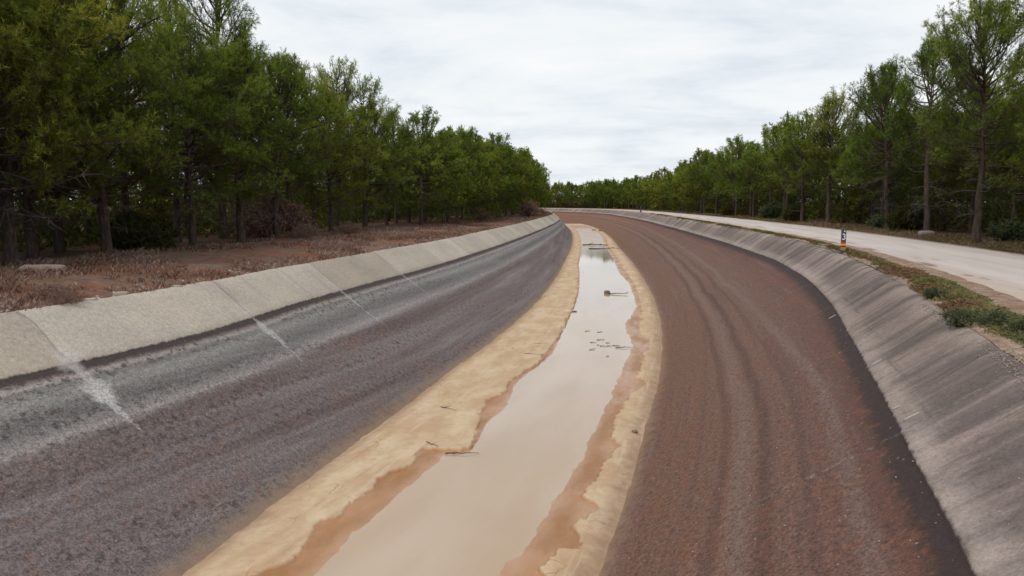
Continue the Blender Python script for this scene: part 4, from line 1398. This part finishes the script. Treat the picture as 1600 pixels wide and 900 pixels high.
for i, (s_, d_) in enumerate([(86, 4.6), (116, 2.2), (124, 2.4)]):
    x_, y_ = map(float, at(s_, rimL(s_) - d_))
    bush(x_, y_, gl(x_, y_), 2.6, 1.2 if i < 1 else 2.3, 70, 'dry brown bush before the receding left pines', 'bush', 'dry', 40 + i, 'dry bushes along the left pines')
bush(29.6, 57.6, gl(29.6, 57.6), 2.6, 1.7, 130, 'round dark green bush between the roadside pine trunks', 'bush', 'dark', 4)
for i, (s_, d_, h_) in enumerate([(66, 2.5, 1.2), (92, 2.0, 1.6), (104, 2.2, 1.8), (126, 1.6, 1.6), (48, 3.5, 1.0)]):
    x_, y_ = map(float, at(s_, ROAD_OUT(s_) + d_))
    bush(x_, y_, gl(x_, y_), 2.4, h_, 80, 'leafy undergrowth bush at the far edge of the road', 'bush', 'dark' if i % 2 else 'leafy', 60 + i, 'bushes at the far road edge')
for i, (x_, y_, w, lab) in enumerate([(8.25, 14.1, 0.6, 'dark green tussock on the right verge overhanging the concrete, farthest of three'),
                                      (8.75, 13.75, 0.5, 'dark green tussock on the right verge, middle of three'),
                                      (8.75, 12.95, 0.55, 'dark green tussock on the right verge, nearest of three'),
                                      (8.95, 12.0, 0.35, 'small yellow-green tuft on the bare soil of the right verge'),
                                      (9.9, 17.9, 0.5, 'bright green tuft at the concrete edge among brown weeds')]):
    bush(x_, y_, 0.06, w, 0.24, 60, lab, 'weed', 'leafy', 80 + i, 'tussocks on the right verge', 'tussock')


# ------------------------------------------------------------------ marker posts
def flat_mat(name, c, rough=0.6):
    m, b = material(name)
    n = b.noise(b.node('ShaderNodeTexCoord').outputs['Object'], 14.0, 5, 0.7)
    col = b.mix(b.rng(n, 0.45, 0.8, 0.0, 0.5), c, tuple(q * 0.55 + 0.03 for q in c))
    b.out(b.principled(col, rough, None, 0.3))
    return m


M_SLATE, M_RED, M_ORANGE, M_YEL, M_BRN, M_WHITE = (flat_mat('slate_paint', (0.05, 0.06, 0.09)), flat_mat('red_paint', (0.45, 0.02, 0.03)), flat_mat('orange_paint', (0.72, 0.3, 0.06)),
                                                    flat_mat('ochre_paint', (0.34, 0.2, 0.03)), flat_mat('brown_paint', (0.07, 0.035, 0.02)), flat_mat('white_paint', (0.8, 0.8, 0.78)))


def box_mesh(name, cx, cy, z0, z1, wx, wy, mat, bev=0.006):
    x0, x1, y0, y1 = cx - wx / 2, cx + wx / 2, cy - wy / 2, cy + wy / 2
    b_ = bev
    ring = lambda z, g: [(x0 + g, y0, z), (x1 - g, y0, z), (x1, y0 + g, z), (x1, y1 - g, z), (x1 - g, y1, z), (x0 + g, y1, z), (x0, y1 - g, z), (x0, y0 + g, z)]
    V = ring(z0, b_) + ring(z1, b_)
    me = bpy.data.meshes.new(name)
    F = [(i, (i + 1) % 8, 8 + (i + 1) % 8, 8 + i) for i in range(8)] + [tuple(range(8, 16)), tuple(range(7, -1, -1))]
    me.from_pydata(V, [], F)
    me.update()
    me.materials.append(mat)
    return me


def digit_mesh(name, strokes, w, y, depth, mat):
    """Thick strokes (polylines in x, z) as a shallow relief."""
    V, F = [], []
    for st in strokes:
        st = np.array(st, float)
        tn = norm(np.gradient(st, axis=0))
        nr = np.stack([-tn[:, 1], tn[:, 0]], 1) * w / 2
        base = len(V)
        for p_, r_ in zip(st, nr):
            for yy in (y, y - depth):
                V += [(p_[0] - r_[0], yy, p_[1] - r_[1]), (p_[0] + r_[0], yy, p_[1] + r_[1])]
        for i in range(len(st) - 1):
            a = base + 4 * i
            c = a + 4
            F += [(a + 2, a + 3, c + 3, c + 2), (a, a + 2, c + 2, c), (a + 3, a + 1, c + 1, c + 3)]
        e0, e1 = base, base + 4 * (len(st) - 1)
        F += [(e0, e0 + 1, e0 + 3, e0 + 2), (e1, e1 + 2, e1 + 3, e1 + 1)]
    me = bpy.data.meshes.new(name)
    me.from_pydata(V, [], F)
    me.update()
    me.materials.append(mat)
    return me


def arc(cx, cz, rx, rz, a0, a1, n=14):
    t = np.radians(np.linspace(a0, a1, n))
    return np.stack([cx + rx * np.cos(t), cz + rz * np.sin(t)], 1)


post = empty('marker_post', (14.75, 34.2, 0.05), math.radians(-23))
tag(post, 'striped kilometre post reading 3 at the road edge', 'marker post')
post.scale = (1.0, 1.0, 1.08)
PW, PD = 0.21, 0.1
for nm, z0, z1, m_, gw in (('post_foot', -0.25, 0.12, M_SLATE, 0), ('ochre_band', 0.12, 0.25, M_YEL, 0.0), ('brown_band', 0.25, 0.31, M_BRN, 0.0), ('orange_band', 0.31, 0.39, M_ORANGE, 0.0),
                           ('red_band', 0.39, 0.47, M_RED, 0.0), ('number_panel', 0.47, 0.98, M_SLATE, 0.0)):
    link(nm, box_mesh(nm, 0, 0, z0, z1, PW, PD, m_), post)
three = [np.r_[arc(0, 0.735, 0.052, 0.05, 150, -80), arc(0, 0.625, 0.062, 0.062, 80, -150)]]
link('numeral', digit_mesh('numeral', three, 0.034, -PD / 2 + 0.001, 0.006, M_WHITE), post)
link('white_spot', digit_mesh('white_spot', [[(0.012, 0.9), (0.062, 0.9)]], 0.05, -PD / 2 + 0.001, 0.006, M_WHITE), post)

p2 = at(171.0, rimR(171.0) + 0.9)
post2 = empty('marker_post', (float(p2[0]), float(p2[1]), 0.05), 0.1)
tag(post2, 'small dark marker post far along the road near the bend', 'marker post')
link('post_shaft', box_mesh('post_shaft', 0, 0, 0.15, 1.25, 0.3, 0.15, M_SLATE), post2)
link('post_foot', box_mesh('post_foot', 0, 0, -0.25, 0.15, 0.26, 0.13, M_STONE), post2)


# ------------------------------------------------------------------ drift wood and debris in the canal
def stick(x_, y_, z_, L, r, rz, label, seed, forks=2, group=None, name='stick', pitch=0.0, cat='stick'):
    rng = np.random.default_rng(seed)
    tb = Tubes()
    n_ = 7
    pts = np.stack([np.linspace(-L / 2, L / 2, n_), np.cumsum(rng.normal(0, 0.03 * L, n_)), np.abs(np.cumsum(rng.normal(0, 0.01 * L, n_)))], 1)
    tb.add(pts, r * np.linspace(1, 0.4, n_), 5)
    for k in range(forks):
        i = rng.integers(1, n_ - 1)
        d = norm(np.array([1, rng.choice([-1, 1]) * rng.uniform(0.5, 1.2), rng.uniform(0, 0.5)]))
        tb.add([pts[i], pts[i] + d * L * 0.12, pts[i] + d * L * rng.uniform(0.18, 0.35) + rng.normal(0, 0.02 * L, 3)], [r * 0.6, r * 0.45, r * 0.2], 4)
    me = tb.mesh(name, M_TWIG)
    a = me.attributes.new('tint', 'FLOAT', 'POINT')
    a.data.foreach_set('value', np.full(len(me.vertices), rng.random(), np.float32))
    o = link(name, me)
    o.location = (x_, y_, z_)
    o.rotation_euler = (0, pitch, rz)
    tag(o, label, cat, group)
    return o


stick(-1.25, 18.7, WATER_Z + 0.03, 0.85, 0.016, -0.02, 'thin stick lying at the tip of the pale mud tongue', 1, 1)
stick(-2.05, 19.2, WATER_Z + 0.12, 0.5, 0.012, -0.8, 'short forked twig on the crust by the dark notch', 2, 2)
stick(-1.9, 22.6, WATER_Z + 0.12, 0.7, 0.012, -0.6, 'twig across the edge of the second dark notch', 3, 2)
stick(0.9, 31.0, WATER_Z + 0.10, 0.9, 0.015, -0.45, 'bent twig on the pale left mud beside the pool', 4, 1)
stick(1.3, 33.5, WATER_Z + 0.10, 0.6, 0.012, 0.2, 'short twig on the left mud, a little farther than the bent one', 5, 1)
stick(12.6, 112.0, WATER_Z + 0.04, 4.6, 0.09, -0.05, 'long dark branch lying straight across the far pool', 6, 2, cat='branch', name='branch')
stick(12.2, 104.0, WATER_Z + 0.06, 4.0, 0.08, 0.35, 'crooked branch in the far pool, nearer than the straight one', 7, 4, cat='branch', name='branch')
stick(7.3, 52.6, WATER_Z + 0.03, 1.3, 0.035, 0.05, 'dark stick poking from the right mud into the pool', 8, 1)
stick(4.9, 32.9, WATER_Z + 0.03, 0.8, 0.02, 0.0, 'dark stick in the shallow water at the right mud point', 9, 1)
rg2 = random.Random(5)
for k in range(11):
    x_ = 4.0 + rg2.gauss(0, 0.45)
    y_ = 34.0 + rg2.gauss(0, 1.3)
    stick(x_, y_, WATER_Z + 0.015, rg2.uniform(0.12, 0.4), 0.016, rg2.uniform(-0.5, 0.5), 'small twig in the drift cluster on the middle of the pool', 100 + k, 1, 'drift twigs on the pool', 'twig', cat='twig')
rock(6.6, 53.0, WATER_Z + 0.06, 0.4, 0.3, 0.3, 0.3, 'dark stone standing in the pool near the right mud', 51, tint=0.0)
rock(3.35, 23.0 - 2.6, WATER_Z + 0.07, 0.16, 0.12, 0.1, 0.3, 'dark clod on the wet right mud at the water edge', 52, tint=0.0)
rock(2.2, 44.5, WATER_Z + 0.03, 0.35, 0.12, 0.08, 0.1, 'dark scrap floating near the left mud of the pool', 53, tint=0.0)
rock(3.55, 44.0, WATER_Z + 0.03, 0.4, 0.14, 0.07, 0.0, 'small dark scrap floating mid-pool beyond the twigs', 54, tint=0.0)
